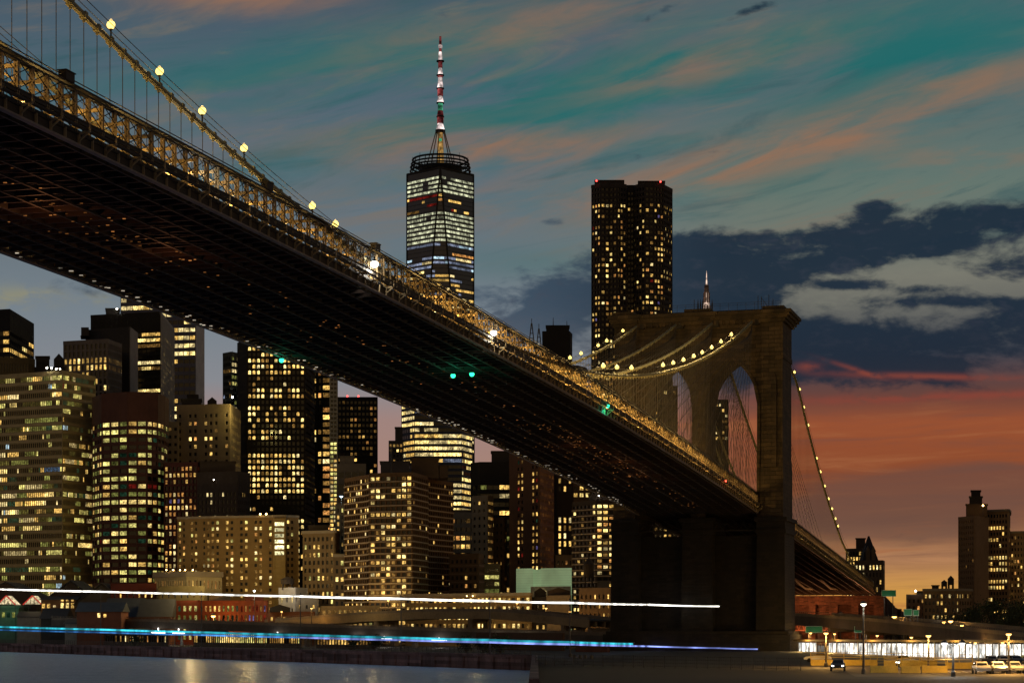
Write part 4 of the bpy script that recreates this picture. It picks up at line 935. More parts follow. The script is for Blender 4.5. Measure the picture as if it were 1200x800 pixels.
def spire_roof():
    D = 897; s = D/F; c = G(1018, D+6); org = Vector((c.x,c.y,ZP(658,D)))
    root = thing('pointed_roof', 'steep dark pointed roof with dormers standing on the arcaded building', 'roof', org)
    m = mat('slate_roof', (.032,.028,.027), .7, .3, .4); b = MB()
    z0, z1 = ZP(657,D), ZP(627,D); w = 9.5*s
    b.hexa([(c.x-w,c.y-5,z0),(c.x+w,c.y-5,z0),(c.x+w,c.y+5,z0),(c.x-w,c.y+5,z0)], [(c.x-.3,c.y-.3,z1),(c.x+.3,c.y-.3,z1),(c.x+.3,c.y+.3,z1),(c.x-.3,c.y+.3,z1)])
    b.build('roof_slope', m, root, org)
    d = MB()
    for dx in (-3.2, 3.2):
        x = c.x+dx*s; d.box(x-.9,x+.9,c.y-5.4,c.y-2,z0,z0+4.2); d.add([(x-1.1,c.y-5.5,z0+4.2),(x+1.1,c.y-5.5,z0+4.2),(x,c.y-5.5,z0+6.6),(x-1.1,c.y-1,z0+4.2),(x+1.1,c.y-1,z0+4.2),(x,c.y-1,z0+6.6)], [(0,1,2),(3,5,4),(1,4,5,2),(0,2,5,3)])
    d.build('dormer', mat('dormer_stone', (.14,.10,.06)), root, org)
city()

# ------------------------------------------------------------------ waterfront low buildings
def waterfront():
    B = facade
    gm = lambda *k: tuple((x, 1) for x in k)
    B('cream_hall', 'small cream stone hall with amber lamps along its roof in front of the tan hotel', 'building', [(182,704),(219,690),(259,698)], 671, (.52,.44,.27), 17, 5.0, .45, .55, .35, (('orange',2),('dim',3),('warm',1)), 1, 14, ledge=.5, cap=.3,
      roof=tuple(('lamp',x-.8,x+.8,667.5,696,'a') for x in (195,203,211,217,226)), seed=81, lights=((222,682,660,5000,(1,.75,.35)),))
    B('dark_red_house', 'low dark red building with two lit windows left of the cream stone hall', 'house', [(131,690),(182,684)], 683, (.14,.03,.018), 14, 9, .3, .45, .35, (('warm',1),('bright',1)), 1, 12, seed=82)
    B('olive_house', 'low olive rendered block directly below the cream stone hall', 'house', [(187,676),(239,670)], 686, (.16,.13,.06), 12, 9, .3, .4, .25, (('dim',2),('pale',1)), 1, 10, seed=83)
    B('left_brick_row', 'red brick row house with eight green and yellow lit windows beside the dark pitched roofs', 'row house', [(201,664),(233,660)], 703, (.24,.055,.022), 11, 8, .52, .58, .95, (('green',2),('lime',1.5),('teal',1)), 1, 12, cap=.4, seed=84)
    B('middle_brick_row', 'red brick row house with two rows of small green and orange windows under a gable', 'row house', [(234,658),(281,652)], 703, (.22,.05,.02), 11, 5.8, .5, .6, .92, (('green',3),('teal',3),('orange',1.3),('warm',1)), 1, 12, cap=.4, roof=(('gable',246,270,694,656,(.20,.05,.025)),), seed=85)
    B('right_brick_row', 'red brick row house with pale framed windows at the right end of the brick row', 'row house', [(282,652),(313,648)], 703, (.24,.06,.025), 11, 5.2, .5, .62, .85, (('dim',3),('violet',.4),('red',1),('pale',.4)), 1, 12, cap=.4, roof=(('gable',287,309,696,650,(.18,.05,.025)),('lamp',297,299,692,645,'w')), seed=86)
    B('small_gable_house', 'little brick house with one lit window right of the brick row', 'house', [(315,645),(368,640)], 716, (.20,.08,.04), 9, 8, .4, .5, .3, gm('dim','warm'), 1, 10, roof=(('gable',316,340,708,642,(.05,.035,.03)),), seed=87)
    B('domed_white_house', 'pale grey house with a rounded top and one lit window below the hotel right end', 'house', [(328,668),(346,664),(359,670)], 688, (.42,.41,.40), 14, 9, .3, .5, .3, gm('bright'), 1, 12, roof=(('tank',329,345,675,668,(.3,.3,.3)),), seed=88, lights=((335,684,655,1500,(1,.9,.75)),))
    B('pale_annexe', 'low pale wall building right of the round topped grey house', 'house', [(348,655),(372,652)], 697, (.40,.38,.35), 14, 8, .3, .3, .1, gm('warm'), 1, 10, seed=89)
    B('cream_shopfront', 'low cream building with glowing glazed front below the brown apartment block', 'shop', [(377,640),(396,637),(444,628)], 709, (.45,.36,.20), 11, 8, .6, .6, .7, (('warm',3),('lime',1),('dim',2)), 1, 12, cap=.3, seed=90, lights=((410,714,600,900,WARM),))
    B('lamp_strung_restaurant', 'low warm restaurant with rows of lamps along two floors near the green lit hall', 'restaurant', [(476,632),(541,622),(583,612),(622,606)], 695, (.32,.22,.10), 10.2, 6.5, .62, .5, .72, (('warm',3),('bright',2),('dim',1)), 1, 12, cap=.25, ledge=.4,
      roof=tuple(('lamp',x-.6,x+.6,698-i*.1,617,'a') for i, x in enumerate((547,554,561,568,575))), seed=91, lights=((560,700,590,1800,WARM),(520,708,600,900,WARM)))
    # green glowing translucent hall
    D = 632; pts = [G(605,640), G(625,637), G(634,636), G(670,632), G(684,648)]; org = G(645, 640, ZL); root = thing('green_glowing_hall', 'boxy translucent hall glowing pale green left of the bridge tower foot', 'hall', org)
    scrim = bpy.data.materials.new('lit_scrim'); scrim.use_nodes = True; t = scrim.node_tree; q = NT(t); bs = t.nodes['Principled BSDF']
    bs.inputs['Base Color'].default_value = (.35,.42,.32,1); tc = t.nodes.new('ShaderNodeTexCoord'); sp = t.nodes.new('ShaderNodeSeparateXYZ'); t.links.new(tc.outputs['Object'], sp.inputs[0])
    wv = q.m('FRACT', q.m('MULTIPLY', sp.outputs[2], 1.3)); q.put(bs.inputs['Emission Color'], (.34,.50,.26,1)); q.put(bs.inputs['Emission Strength'], q.m('MULTIPLY', q.m('MULTIPLY_ADD', q.smooth(wv, .0, .25), .35, .25), q.m('MULTIPLY_ADD', q.noise(tc.outputs['Object'], .12, 3), .9, .2)))
    scrim.cycles.emission_sampling = 'NONE'
    zt, zm = ZP(665, D), ZP(687, D)
    bk = Vector((0, 16, 0)); a = MB(); 
    a.prism([(p.x,p.y) for p in (pts[0], pts[1], pts[1]+bk, pts[0]+bk)], ZL, zt); a.prism([(p.x,p.y) for p in (pts[1]+Vector((0,1.2,0)), pts[2]+Vector((0,1.2,0)), pts[2]+bk, pts[1]+bk)], ZL, zt-.3)
    a.prism([(p.x,p.y) for p in (pts[2], pts[3], pts[3]+bk, pts[2]+bk)], ZL, zt)
    a.build('scrim_wall', scrim, root, org)
    a = MB(); a.prism([(p.x,p.y) for p in (pts[3]+Vector((.02,.02,0)), pts[4], pts[4]+bk, pts[3]+bk)], ZL, zt+.02); a.build('side_wall', mat('hall_side', (.22,.17,.12)), root, org)
    a = MB(); p0, p1 = G(622,630), G(669,624); a.prism([(p0.x,p0.y),(p1.x,p1.y),(p1.x,p1.y+6),(p0.x,p0.y+6)], ZL, zm); a.build('porch', mat('porch_render', (.50,.50,.40)), root, org)
    for x0, x1, y0, y1 in ((630,634,691,699),(635,640,692,696)):
        a = MB(); p0, p1 = G(x0,628.5), G(x1,628); a.box(p0.x,p1.x,p0.y-.9,p0.y-.5,ZP(y1,628),ZP(y0,628)); a.build('window', wmat('pale'), root, org)
    # sheds with pitched roofs along the old waterfront
    def shed(name, label, x0, x1, D, ye, yr, roofcol, wallcol, depth=14, panes=()):
        a_, b_ = G(x0,D), G(x1,D); org = (a_+b_)/2; org.z = ZL; root = thing(name, label, 'house', org)
        ze, zr = ZP(ye,D), ZP(yr,D); w = MB(); w.box(a_.x,b_.x,D,D+depth,ZL,ze); w.build('wall', mat('w_'+name, wallcol), root, org)
        r_ = MB(); o_ = .5; ym = D+depth/2
        r_.add([(a_.x-o_,D-o_,ze-.1),(b_.x+o_,D-o_,ze-.1),(b_.x+o_,ym,zr),(a_.x-o_,ym,zr),(a_.x-o_,D+depth+o_,ze-.1),(b_.x+o_,D+depth+o_,ze-.1)], [(0,1,2,3),(3,2,5,4),(0,3,4),(1,5,2),(0,4,5,1)]); r_.build('roof', mat('r_'+name, roofcol, .6), root, org)
        for px, y0, y1, wd, k in panes:
            m_ = MB(); p = G(px,D); s = D/F*wd/2; m_.box(p.x-s,p.x+s,D-.12,D-.04,ZP(y1,D),ZP(y0,D)); m_.build('window', wmat(k), root, org)
    def gshed(name, label, x0, x1, D, ye, yr, roofcol, wallcol, depth=22):   # gable end towards the river
        a_, b_ = G(x0,D), G(x1,D); org = (a_+b_)/2; org.z = ZL; root = thing(name, label, 'house', org); ze, zr = ZP(ye,D), ZP(yr,D); xm = (a_.x+b_.x)/2
        w = MB(); w.add([(a_.x,D,ZL),(b_.x,D,ZL),(b_.x,D,ze),(xm,D,zr-.4),(a_.x,D,ze),(a_.x,D+depth,ZL),(b_.x,D+depth,ZL),(b_.x,D+depth,ze),(xm,D+depth,zr-.4),(a_.x,D+depth,ze)], [(0,1,2,3,4),(9,8,7,6,5),(0,5,6,1),(1,6,7,2),(0,4,9,5)]); w.build('wall', mat('w_'+name, wallcol), root, org)
        r_ = MB()
        for xa, xb in ((a_.x-.6, xm), (b_.x+.6, xm)):
            lo = [(xa,D-.5,ze-.3),(xb,D-.5,zr-.1),(xb,D+depth,zr-.1),(xa,D+depth,ze-.3)]
            if xa > xb: lo = [lo[1],lo[0],lo[3],lo[2]]
            r_.hexa(lo, [(v[0],v[1],v[2]+.35) for v in lo])
        r_.build('roof', mat('r_'+name, roofcol, .6), root, org)
    gshed('wide_gable_shed', 'dark slate gabled market hall at the left edge behind the glowing tents', -30, 43, 725, 699, 682, (.05,.055,.075), (.10,.07,.05))
    gshed('tall_gable_shed', 'tall dark slate gabled hall between the glowing tents and the dark red building', 54, 112, 705, 702, 680, (.05,.055,.07), (.06,.045,.035))
    gshed('broad_dark_shed', 'broad black roofed shed below the rounded brick block', 88, 150, 690, 708, 683, (.05,.042,.036), (.05,.04,.03))
    shed('steep_roof_house', 'long house with a steep dark slate roof left of the brick row', 122, 163, 660, 722, 700, (.045,.05,.06), (.20,.09,.05), 16)
    shed('skylit_house', 'long dark roofed house with small skylights next to the brick row', 162, 200, 655, 722, 701, (.035,.036,.04), (.16,.07,.04), 14)
    shed('amber_window_house', 'small brick house with a row of amber lit windows among the dark sheds', 48, 89, 694, 702, 698, (.05,.045,.04), (.20,.10,.04), 10, [(51,707,712,3.4,'warm'),(57,707,712,3.4,'warm'),(64,709,711,3.2,'pale'),(73,706,712,3.4,'bright'),(79,706,712,3.4,'bright'),(85,706,712,3.4,'warm'),(73,702,704,3,'warm'),(79,702,704,3,'warm'),(85,702,704,3,'warm')])
    shed('brown_low_house', 'low brown house with two lit windows and blue slate roof behind the viaduct road', 90, 142, 640, 716, 705, (.045,.055,.07), (.17,.06,.03), 12, [(116,718,723,3.4,'bright'),(123,719,723,3.2,'warm')])
    shed('grey_quay_shed', 'plain grey quayside shed with dark doorways near the sea wall', 20, 47, 692, 722, 716, (.05,.045,.04), (.22,.20,.18), 10)
    shed('pale_quay_shed', 'pale boarded quayside shed right of the plain grey shed', 76, 100, 650, 730, 725, (.05,.045,.04), (.30,.27,.23), 10)
    shed('dark_quay_shed', 'black quayside shed between the two pale sheds', 48, 76, 668, 724, 712, (.03,.028,.026), (.05,.045,.04), 12)
    D = 702; org = G(10, D, ZL); root = thing('teal_pavilion', 'teal green lit riverside pavilion at the left edge', 'pavilion', org)
    a_, b_ = G(-20,D), G(22,D); tm = mat('teal_paint', (.10,.15,.11)); a = MB(); a.box(a_.x,b_.x,D,D+14,ZL,ZP(712,D)); a.build('wall', tm, root, org)
    a = MB(); a.box(a_.x-.8,b_.x+.8,D-.8,D+14.8,ZP(712,D),ZP(709,D)); a.build('roof', mat('teal_roof', (.06,.12,.09)), root, org)
    for px in (-8,-2,4,10,16):
        p = G(px,D); a = MB(); a.box(p.x-.5,p.x+.5,D-.12,D-.03,ZP(723,D),ZP(717,D)); a.build('window', wmat('teal' if px % 4 else 'green'), root, org)
    point('pavilion_light', P(8,716,D-6)-org, 260, (.35,1,.6), root, .5)
    for x0, x1, lab in ((-3,18,'left glowing market tent with red edged gable at the left edge'), (27,49,'right glowing market tent with red edged gable')):
        D = 698; a_, b_ = G(x0,D), G(x1,D); org = (a_+b_)/2; org.z = ZL; root = thing('market_tent', lab, 'tent', org, 0, 'glowing market tents'); xm = (a_.x+b_.x)/2; ze, zr = ZP(708,D), ZP(697.5,D)
        a = MB(); a.add([(a_.x,D,ze),(b_.x,D,ze),(xm,D,zr),(a_.x,D+8,ze),(b_.x,D+8,ze),(xm,D+8,zr)], [(0,1,2),(3,5,4),(0,2,5,3),(1,4,5,2)]); a.build('canopy', glow('tent_canvas', (.95,.78,.45), .75, True, 1.2), root, org)
        a = MB(); a.bar((a_.x,D-.1,ze), (xm,D-.1,zr), .35); a.bar((b_.x,D-.1,ze), (xm,D-.1,zr), .35); a.build('gable_edge', glow('tent_red', (.8,.06,.04), .6, False), root, org)
        a = MB(); a.bar((a_.x,D,ze), (b_.x,D,ze), .25)
        for i in range(1,5): x = a_.x+(b_.x-a_.x)*i/5; a.bar((x,D-.12,ze), (x,D-.12,ze+(zr-ze)*(1-abs(i/5-.5)*2)), .14)
        for x in (a_.x,b_.x):
            for y in (D,D+8): a.bar((x,y,ZL), (x,y,ze), .22)
        a.build('frame', mat('tent_frame', (.05,.045,.04)), root, org)
    # lit shops tucked under the elevated road
    B('glazed_kiosk_row', 'long row of bright glazed kiosks under the elevated road by the sea wall', 'shop', [(228,592),(352,556)], 741, (.10,.07,.04), 13, 4.2, .8, .78, .85, (('lime',2),('warm',2),('bright',1.5),('dim',1)), 2, 8, cap=.06, seed=92, limit=60)
    B('second_kiosk_row', 'shorter row of amber glazed kiosks right of the long kiosk row', 'shop', [(372,552),(436,536)], 743, (.09,.06,.035), 13, 5.5, .8, .75, .7, (('dim',2),('warm',2),('bright',1)), 2, 8, cap=.06, seed=93)
    B('left_kiosk', 'small dim kiosk with a few lamps under the left end of the elevated road', 'shop', [(100,650),(196,610)], 742, (.07,.05,.04), 12, 6, .7, .6, .3, (('dim',2),('pale',1),('orange',1)), 1, 8, cap=.06, seed=94)
    B('red_lit_kiosk', 'small red and orange lit kiosk beside the foot of the bridge tower', 'shop', [(676,470),(713,462)], 756, (.12,.04,.02), 12, 5, .8, .7, .9, (('orange',2),('red',2),('dim',1)), 1, 6, cap=.1, seed=95)
    B('dark_wall_store', 'dark boarded store below the curving ramp', 'shop', [(560,520),(660,490)], 741, (.09,.05,.03), 22, 8, .5, .4, .1, gm('dim'), 1, 8, seed=96)
    B('pale_gable_house', 'pale windowless gabled house in front of the green glowing hall', 'house', [(642,600),(668,596)], 697, (.26,.21,.15), 14, 12, 1.3, .4, -1, gm('dim'), 1, 10, roof=(('gable',642,668,688,601,(.07,.055,.05)),), seed=97)
    B('dark_gable_house', 'dark house with stepped roof left of the pale windowless gabled house', 'house', [(620,608),(641,604)], 699, (.04,.032,.028), 12, 8, .4, .4, .2, gm('warm'), 1, 10, roof=(('gable',626,640,688,607,(.03,.028,.03)),), seed=98)
    B('cluttered_roof_house', 'brown house with a round tank on its roof close to the bridge tower foot', 'house', [(680,585),(716,578)], 688, (.22,.15,.09), 11, 7, .4, .45, .3, gm('warm','dim'), 1, 10, roof=(('tank',684,696,652,590),('box',700,714,680,588,(.2,.15,.1))), seed=99)
waterfront()

# ------------------------------------------------------------------ elevated roads
def ribbon(mb, pts, w0, w1, dz0, dz1):
    """a strip following 3-D points, from w0 to w1 to its left, between heights dz0 and dz1 above it"""
    nn = []
    for i, p in enumerate(pts):
        d = (pts[min(i+1, len(pts)-1)]-pts[max(i-1, 0)]); d.z = 0; d.normalize(); nn.append(Vector((-d.y, d.x, 0)))
    for i in range(len(pts)-1):
        a, b, na, nb_ = pts[i], pts[i+1], nn[i], nn[i+1]
        q = [a+na*w0, b+nb_*w0, b+nb_*w1, a+na*w1]
        mb.hexa([(v.x,v.y,v.z+dz0) for v in q], [(v.x,v.y,v.z+dz1) for v in q])
def elevated(name, label, ctrl, width, thick, wall, col_at, colw=1.5, lampcol=None, panels=(), rails=True):
    pts = []
    for (a, b) in zip(ctrl, ctrl[1:]):
        A, Bv = P(*a), P(*b)
        for i in range(8): pts.append(A.lerp(Bv, i/8))
    pts.append(P(*ctrl[-1]))
    # gentle smoothing of the joints
    for _ in range(3): pts = [pts[0]]+[(pts[i-1]+pts[i]*2+pts[i+1])/4 for i in range(1, len(pts)-1)]+[pts[-1]]
    org = Vector((pts[len(pts)//2].x, pts[len(pts)//2].y, ZL)); root = thing(name, label, 'viaduct', org)
    m = mat('road_concrete', (.20,.16,.12), .85, .3, .3); 
    g = MB(); ribbon(g, pts, 0, .5, -thick, .05); ribbon(g, pts, width-.5, width, -thick, .05); ribbon(g, pts, 2.5, 3.2, -thick*.9, -.4); ribbon(g, pts, width-3.2, width-2.5, -thick*.9, -.4); g.build('girder', mat('road_girder_'+name, wall, .8, .3, .3), root, org)
    d = MB(); ribbon(d, pts, .5, width-.5, -.45, -.05); d.build('road_deck', mat('road_asphalt', (.05,.048,.045), .9), root, org)
    if rails:
        r = MB(); ribbon(r, pts, width-.3, width-.02, .05, .8); r.build('guard_rail', m, root, org); r = MB(); ribbon(r, pts, .02, .3, .05, .8)
        for i in range(0, len(pts)-1):
            for k in range(4):
                p = pts[i].lerp(pts[i+1], k/4); r.bar(p+Vector((0,.15,.8)), p+Vector((0,.15,1.25)), .1)
        ribbon(r, pts, .1, .2, 1.2, 1.3); r.build('guard_rail', m, root, org)
    for px in col_at:
        i = min(range(len(pts)), key=lambda k: abs(600+pts[k].x/pts[k].y*F-px)); p = pts[i]
        dv = (pts[min(i+1,len(pts)-1)]-pts[max(i-1,0)]); dv.z = 0; dv.normalize(); nv = Vector((-dv.y,dv.x,0)); c = MB()
        for w in (1.4, width-1.4): c.bar((p+nv*w)*1.0-Vector((0,0,p.z-ZL)), p+nv*w-Vector((0,0,thick)), colw, colw, up=nv)
        c.bar(p+nv*.2-Vector((0,0,thick+.5)), p+nv*(width-.2)-Vector((0,0,thick+.5)), 1.2, 1.0); c.build('column', m, root, org)
    for px, w in panels:
        i = min(range(len(pts)), key=lambda k: abs(600+pts[k].x/pts[k].y*F-px)); p = pts[i]; s = w*p.y/F/2
        zc = ZP(735.5+20*px/740, p.y); c = MB(); c.box(p.x-s,p.x+s,p.y-.5,p.y-.1,zc-.55,zc+.55); c.box(p.x-.15,p.x+.15,p.y-.35,p.y-.2,zc+.55,max(zc+.6,p.z-thick+.2)); c.build('panel_lamp', glow('panel_white', (1,.95,.88), 4, False), root, org)
        point('panel_light', Vector((p.x,p.y-.9,zc-.8))-org, 260, (1,.88,.68), root, .5)
    return pts
elevated('shore_road_viaduct', 'long low elevated shore road running behind the sea wall to the bridge tower foot', [(60,726,668),(180,728,640),(420,736,590),(690,744,530),(760,746,520)], 11, 2.0, (.10,.085,.075), (88,150,250,310,360,470,560,640), 1.3,
         panels=((119,14),(180,16),(213,14),(317,14),(420,16),(453,18),(510,18),(568,14),(613,16)))
elevated('curving_ramp', 'brown curving road ramp arching above the long low elevated shore road', [(188,733,690),(270,731,662),(340,726,638),(420,720,612),(500,716,590),(580,716,572),(640,721,560),(690,726,548)], 9, 2.1, (.28,.21,.12), (352,441,553,657,688), 1.8)
elevated('right_viaduct', 'dark elevated road sloping down past the right side of the bridge tower', [(925,721,530),(1000,726,492),(1090,734,440),(1160,742,392),(1225,749,350)], 12, 2.3, (.085,.065,.06), (972,1012,1060,1104,1150,1190), .7)

# glowing glass hall under the right viaduct
def glass_hall():
    A, Bv = P(936,752,486), P(1225,755,322); org = Vector(((A.x+Bv.x)/2, (A.y+Bv.y)/2, ZL)); root = thing('lit_glass_hall', 'long low glass hall glowing bright white under the right elevated road', 'hall', org)
    e = Bv-A; e.z = 0; L = e.length; e.normalize(); n = Vector((e.y,-e.x,0)); n = -n if n.y > 0 else n
    wg = glow('hall_white', (1,.97,.88), 1.7, True, .5); fr = mat('hall_frame', (.06,.055,.05), .5); N = 46
    for i in range(N):
        a, b = L*i/N, L*(i+1)/N
        if i in (5,6,7): continue
        p, q = A+e*(a+.12), A+e*(b-.12); z0, z1 = 2.5, 1.0
        m = MB(); zA = lambda x: ZP(752.5+2.0*x/L, A.y+(Bv.y-A.y)*x/L); zB = lambda x: ZP(770.5-.5*x/L, A.y+(Bv.y-A.y)*x/L)
        m.add([(p.x,p.y,zB(a)),(q.x,q.y,zB(b)),(q.x,q.y,zA(b)),(p.x,p.y,zA(a))], [(0,1,2,3)]); m.build('glass_panel', wg, root, org)
    f = MB()
    for i in range(N+1):
        p = A+e*(L*i/N)+n*.06; d = A.y+(Bv.y-A.y)*i/N; f.bar((p.x,p.y,ZL-2), (p.x,p.y,ZP(752,d)+.2), .16 if i % 5 else .3)
    f.build('post', fr, root, org)
    r = MB(); pa, pb = A-e*1, Bv+e*1
    for o0, o1, z, h in ((1.2,-9,.25,.4),): 
        q = [pa+n*o0, pb+n*o0, pb+n*o1, pa+n*o1]; za, zc = ZP(752,A.y)+z, ZP(754.5,Bv.y)+z
        zs = (za,zc,zc,za); r.hexa([(v.x,v.y,w) for v, w in zip(q,zs)], [(v.x,v.y,w+h) for v, w in zip(q,zs)])
    r.build('roof', mat('hall_roof', (.24,.17,.08)), root, org)
    b = MB(); q = [A+n*-1.5, Bv+n*-1.5, Bv+n*-8.5, A+n*-8.5]; b.hexa([(v.x,v.y,ZL-1) for v in q], [(v.x,v.y,3.9) for v in q]); b.build('back_room', fr, root, org)
    for k in range(6):
        p = A+e*(L*(k+.5)/6)+n*3; point('hall_light', Vector((p.x,p.y,3.6))-org, 2600, (1,.60,.18), root, .8)  # unseen amber lights added before the hall to warm the ground
glass_hall()

# masonry approach carrying the bridge inland
def approach():
    org = BR(-300,0,ZL); root = thing('masonry_approach', 'reddish masonry bridge approach with arches beyond the right span', 'bridge approach', org)
    br = stone('approach_brick', (.12,.05,.03), 1.2, .45)
    m = MB(); face = lambda s, l, z: BR(s,l,z)
    H0 = zb(-262)-.05
    def block(s0, s1, l0, l1, z0, z1a, z1b): 
        q = [BR(s0,l0,z0), BR(s0,l1,z0), BR(s1,l1,z0), BR(s1,l0,z0)]
        m.hexa(q, [v+Vector((0,0,(z1a if i < 2 else z1b)-z0)) for i, v in enumerate(q)])
    # front: piers with dark openings between; then a solid side wall with pilasters
    for l0, l1 in ((-18,-14.5),(-9,-6.5),(-1.5,1.5),(6.5,9),(14.5,18)): block(-262,-266,l0,l1,ZL,H0,H0)
    block(-266,-300,-18,18,ZL,H0,zb(-300)-.8); block(-300,-560,-17,17,ZL,zb(-300)-.8,5.2)
    block(-261.6,-266.2,-18.4,18.4,H0-3.2,H0+.01,H0+.01)
    for i in range(9): s = -270-i*28; block(s,s-3,16.5,18.3,ZL,zb(s)-1.2 if i < 2 else max(4,zb(-300)-.8-(i*28-30)*.047),zb(s)-1.2 if i < 2 else max(4,zb(-300)-.8-(i*28-30)*.047))
    m.build('wall', br, root, org)
    t = MB()
    for z in (H0-9.5, H0-12.5):
        t.bar(BR(-258,-17,z), BR(-258,17,z), .3, .35)
    for i in range(17): t.bar(BR(-258,-17+i*2,H0-9.5), BR(-258,-16+i*2,H0-12.5), .16); t.bar(BR(-258,-16+i*2,H0-12.5), BR(-258,-15+i*2,H0-9.5), .16)
    t.build('lattice_girder', mat('red_steel', (.22,.085,.05), .7), root, org)
    for s, l in ((-235,0),(-240,11),(-252,-8)): point('approach_light', BR(s,l,9)-org, 7000, (1,.38,.13), root, .6)
approach()

# ------------------------------------------------------------------ street furniture, strings of boat light as added tubes, cars, trees
POLE = mat('pole_paint', (.07,.065,.06), .5, .2, .4)
def street_lamp(px, ybase_D, ytop, colr, strength, label, power, arm=1, head=.42, zbase=None, double=False, group=None):
    D = ybase_D; p = G(px, D); z0 = ZL if zbase is None else zbase; zt = ZP(ytop, D); root = thing('street_lamp', label, 'street lamp', (p.x,p.y,z0), 0, group); h = zt-z0
    b = MB(); b.lathe([(.28,0),(.26,.5),(.15,.7),(.09,h-.3),(.07,h)], 8); b.build('pole', POLE, root)
    arms = (-1, 1) if double else (arm,)
    for a in arms:
        ex = 0 if a == 0 else a*1.0
        b = MB()
        if a: b.tube([(0,0,h-.4),(ex*.5,0,h-.05),(ex,0,h)], .06, 6)
        b.lathe([(head*1.1,h+.02),(head*.8,h+head*.7),(.05,h+head)], 10, (ex,0,0)); b.build('arm', POLE, root)
        b = MB(); b.lathe([(.02,h-head*.9),(head*.7,h-head*.5),(head,h-.02),(.02,h)], 10, (ex,0,0)); b.build('lamp', glow('lamp_%d_%d' % (colr[1]*100, strength), colr, strength, False), root)
        if power: point('street_lamp_light', (ex,0,h-head-.5), power, colr, root, .4)
    return root
SODIUM = (1,.52,.13)
street_lamp(1012, 244, 707, (1,.93,.72), 7, 'tall white street lamp right of the bridge tower, before the masonry approach', 500, 0, .36)
street_lamp(985, 530, 719, SODIUM, 6, 'amber street lamp behind the right elevated road under the bridge span', 1800, 0, .6)
street_lamp(1048, 492, 722, SODIUM, 7, 'bright amber street lamp above the right elevated road near the green signs', 2600, 0, .6)
street_lamp(1106, 452, 728, SODIUM, 6, 'left lamp of the amber trio above the right elevated road', 1500, 0, .45)
street_lamp(1114, 452, 727, SODIUM, 7, 'middle and brightest lamp of the amber trio above the right elevated road', 1500, 0, .55)
street_lamp(1127, 446, 732, SODIUM, 6, 'right lamp of the amber trio above the right elevated road', 1500, 0, .45)
street_lamp(1117, 232, 753, (1,.97,.9), 8, 'double headed white lamp on thick dark pole before the lit glass hall', 420, 1, .36, double=True)
street_lamp(1145, 262, 776, (.92,.97,1), 16, 'low brilliant white lamp among the parked cars', 600, 0, .42)
street_lamp(1052, 285, 775, (1,.97,.85), 9, 'low white lamp at the yellow barriers before the glass hall', 500, 0, .30)
street_lamp(1078, 560, 726, (1,.8,.5), 4, 'small far amber lamp below the right green sign', 300, 0, .4)
for k, px in enumerate((1137,1143,1147,1156)):
    street_lamp(px, 395, 751+(k % 2)*1.5, SODIUM, 6, ('first','second','third','last')[k]+' lamp from the left in the short amber row above the glass hall', 260, 0, .32, group='short row of amber lamps')
street_lamp(164, 668, 719, SODIUM, 7, 'amber street lamp at the left end of the elevated shore road', 2400, 0, .6)
street_lamp(250, 646, 721, SODIUM, 8, 'bright amber street lamp in front of the red brick row', 3600, 0, .75)
street_lamp(298, 640, 697, (1,.9,.6), 4, 'white street lamp at the right gable of the brick row', 900, 0, .45)
street_lamp(400, 700, 581, (.6,.85,1), 5, 'very tall bluish lamp mast beside the slim golden tower', 1200, 0, .6)
for i, (px, py, D) in enumerate(((673,774,372),(679.5,776,370),(686,777,368),(693,775,372))):
    street_lamp(px, D, py-4, (1,.95,.85), 5, ('first','second','third','fourth')[i]+' small white quay lamp from the left below the bridge tower', 60, 0, .22, zbase=ZL, group='small quay lamps')

for px, D, yt, lab in ((35,735,716,'small amber lamp between the two glowing market tents'),(108,668,727,'small amber lamp at the brown low house'),(205,640,730,'small amber lamp left of the first brick row windows'),(330,628,716,'amber lamp before the small gable house'),
        (365,622,712,'amber lamp between the little gable house and the cream shopfront'),(455,606,703,'amber lamp right of the cream shopfront'),(606,590,706,'amber lamp right of the lamp strung restaurant'),(640,585,712,'amber lamp below the pale windowless gabled house'),(668,575,716,'amber lamp left of the cluttered roof house'),(702,560,722,'amber lamp at the foot of the cluttered roof house')):
    street_lamp(px, D, yt, SODIUM, 5, lab, 900, 0, .36, group='small amber shore lamps')
for px, D, yt, lab in ((950,500,741,'small amber lamp under the right elevated road beside the bridge tower'),(978,478,742,'amber lamp under the right elevated road by the teal sign'),(1028,450,744,'amber lamp under the right elevated road right of the tall white lamp'),(1068,420,746,'amber lamp over the glass hall left of the thick dark pole'),(1175,350,752,'amber lamp at the right end of the glass hall')):
    street_lamp(px, D, yt, SODIUM, 6, lab, 1100, 0, .34, group='amber lamps under the right road')
for px, D, yt, lab in ((968,288,741,'tall amber street lamp at the left end of the yellow barriers'),(1088,262,744,'tall amber street lamp behind the front right yellow barrier panel'),(1182,246,742,'tall amber street lamp at the right edge among the cars')):
    street_lamp(px, D, yt, SODIUM, 5, lab, 6500, 0, .36, group='tall amber car park lamps')  # lamps added to turn the ground amber
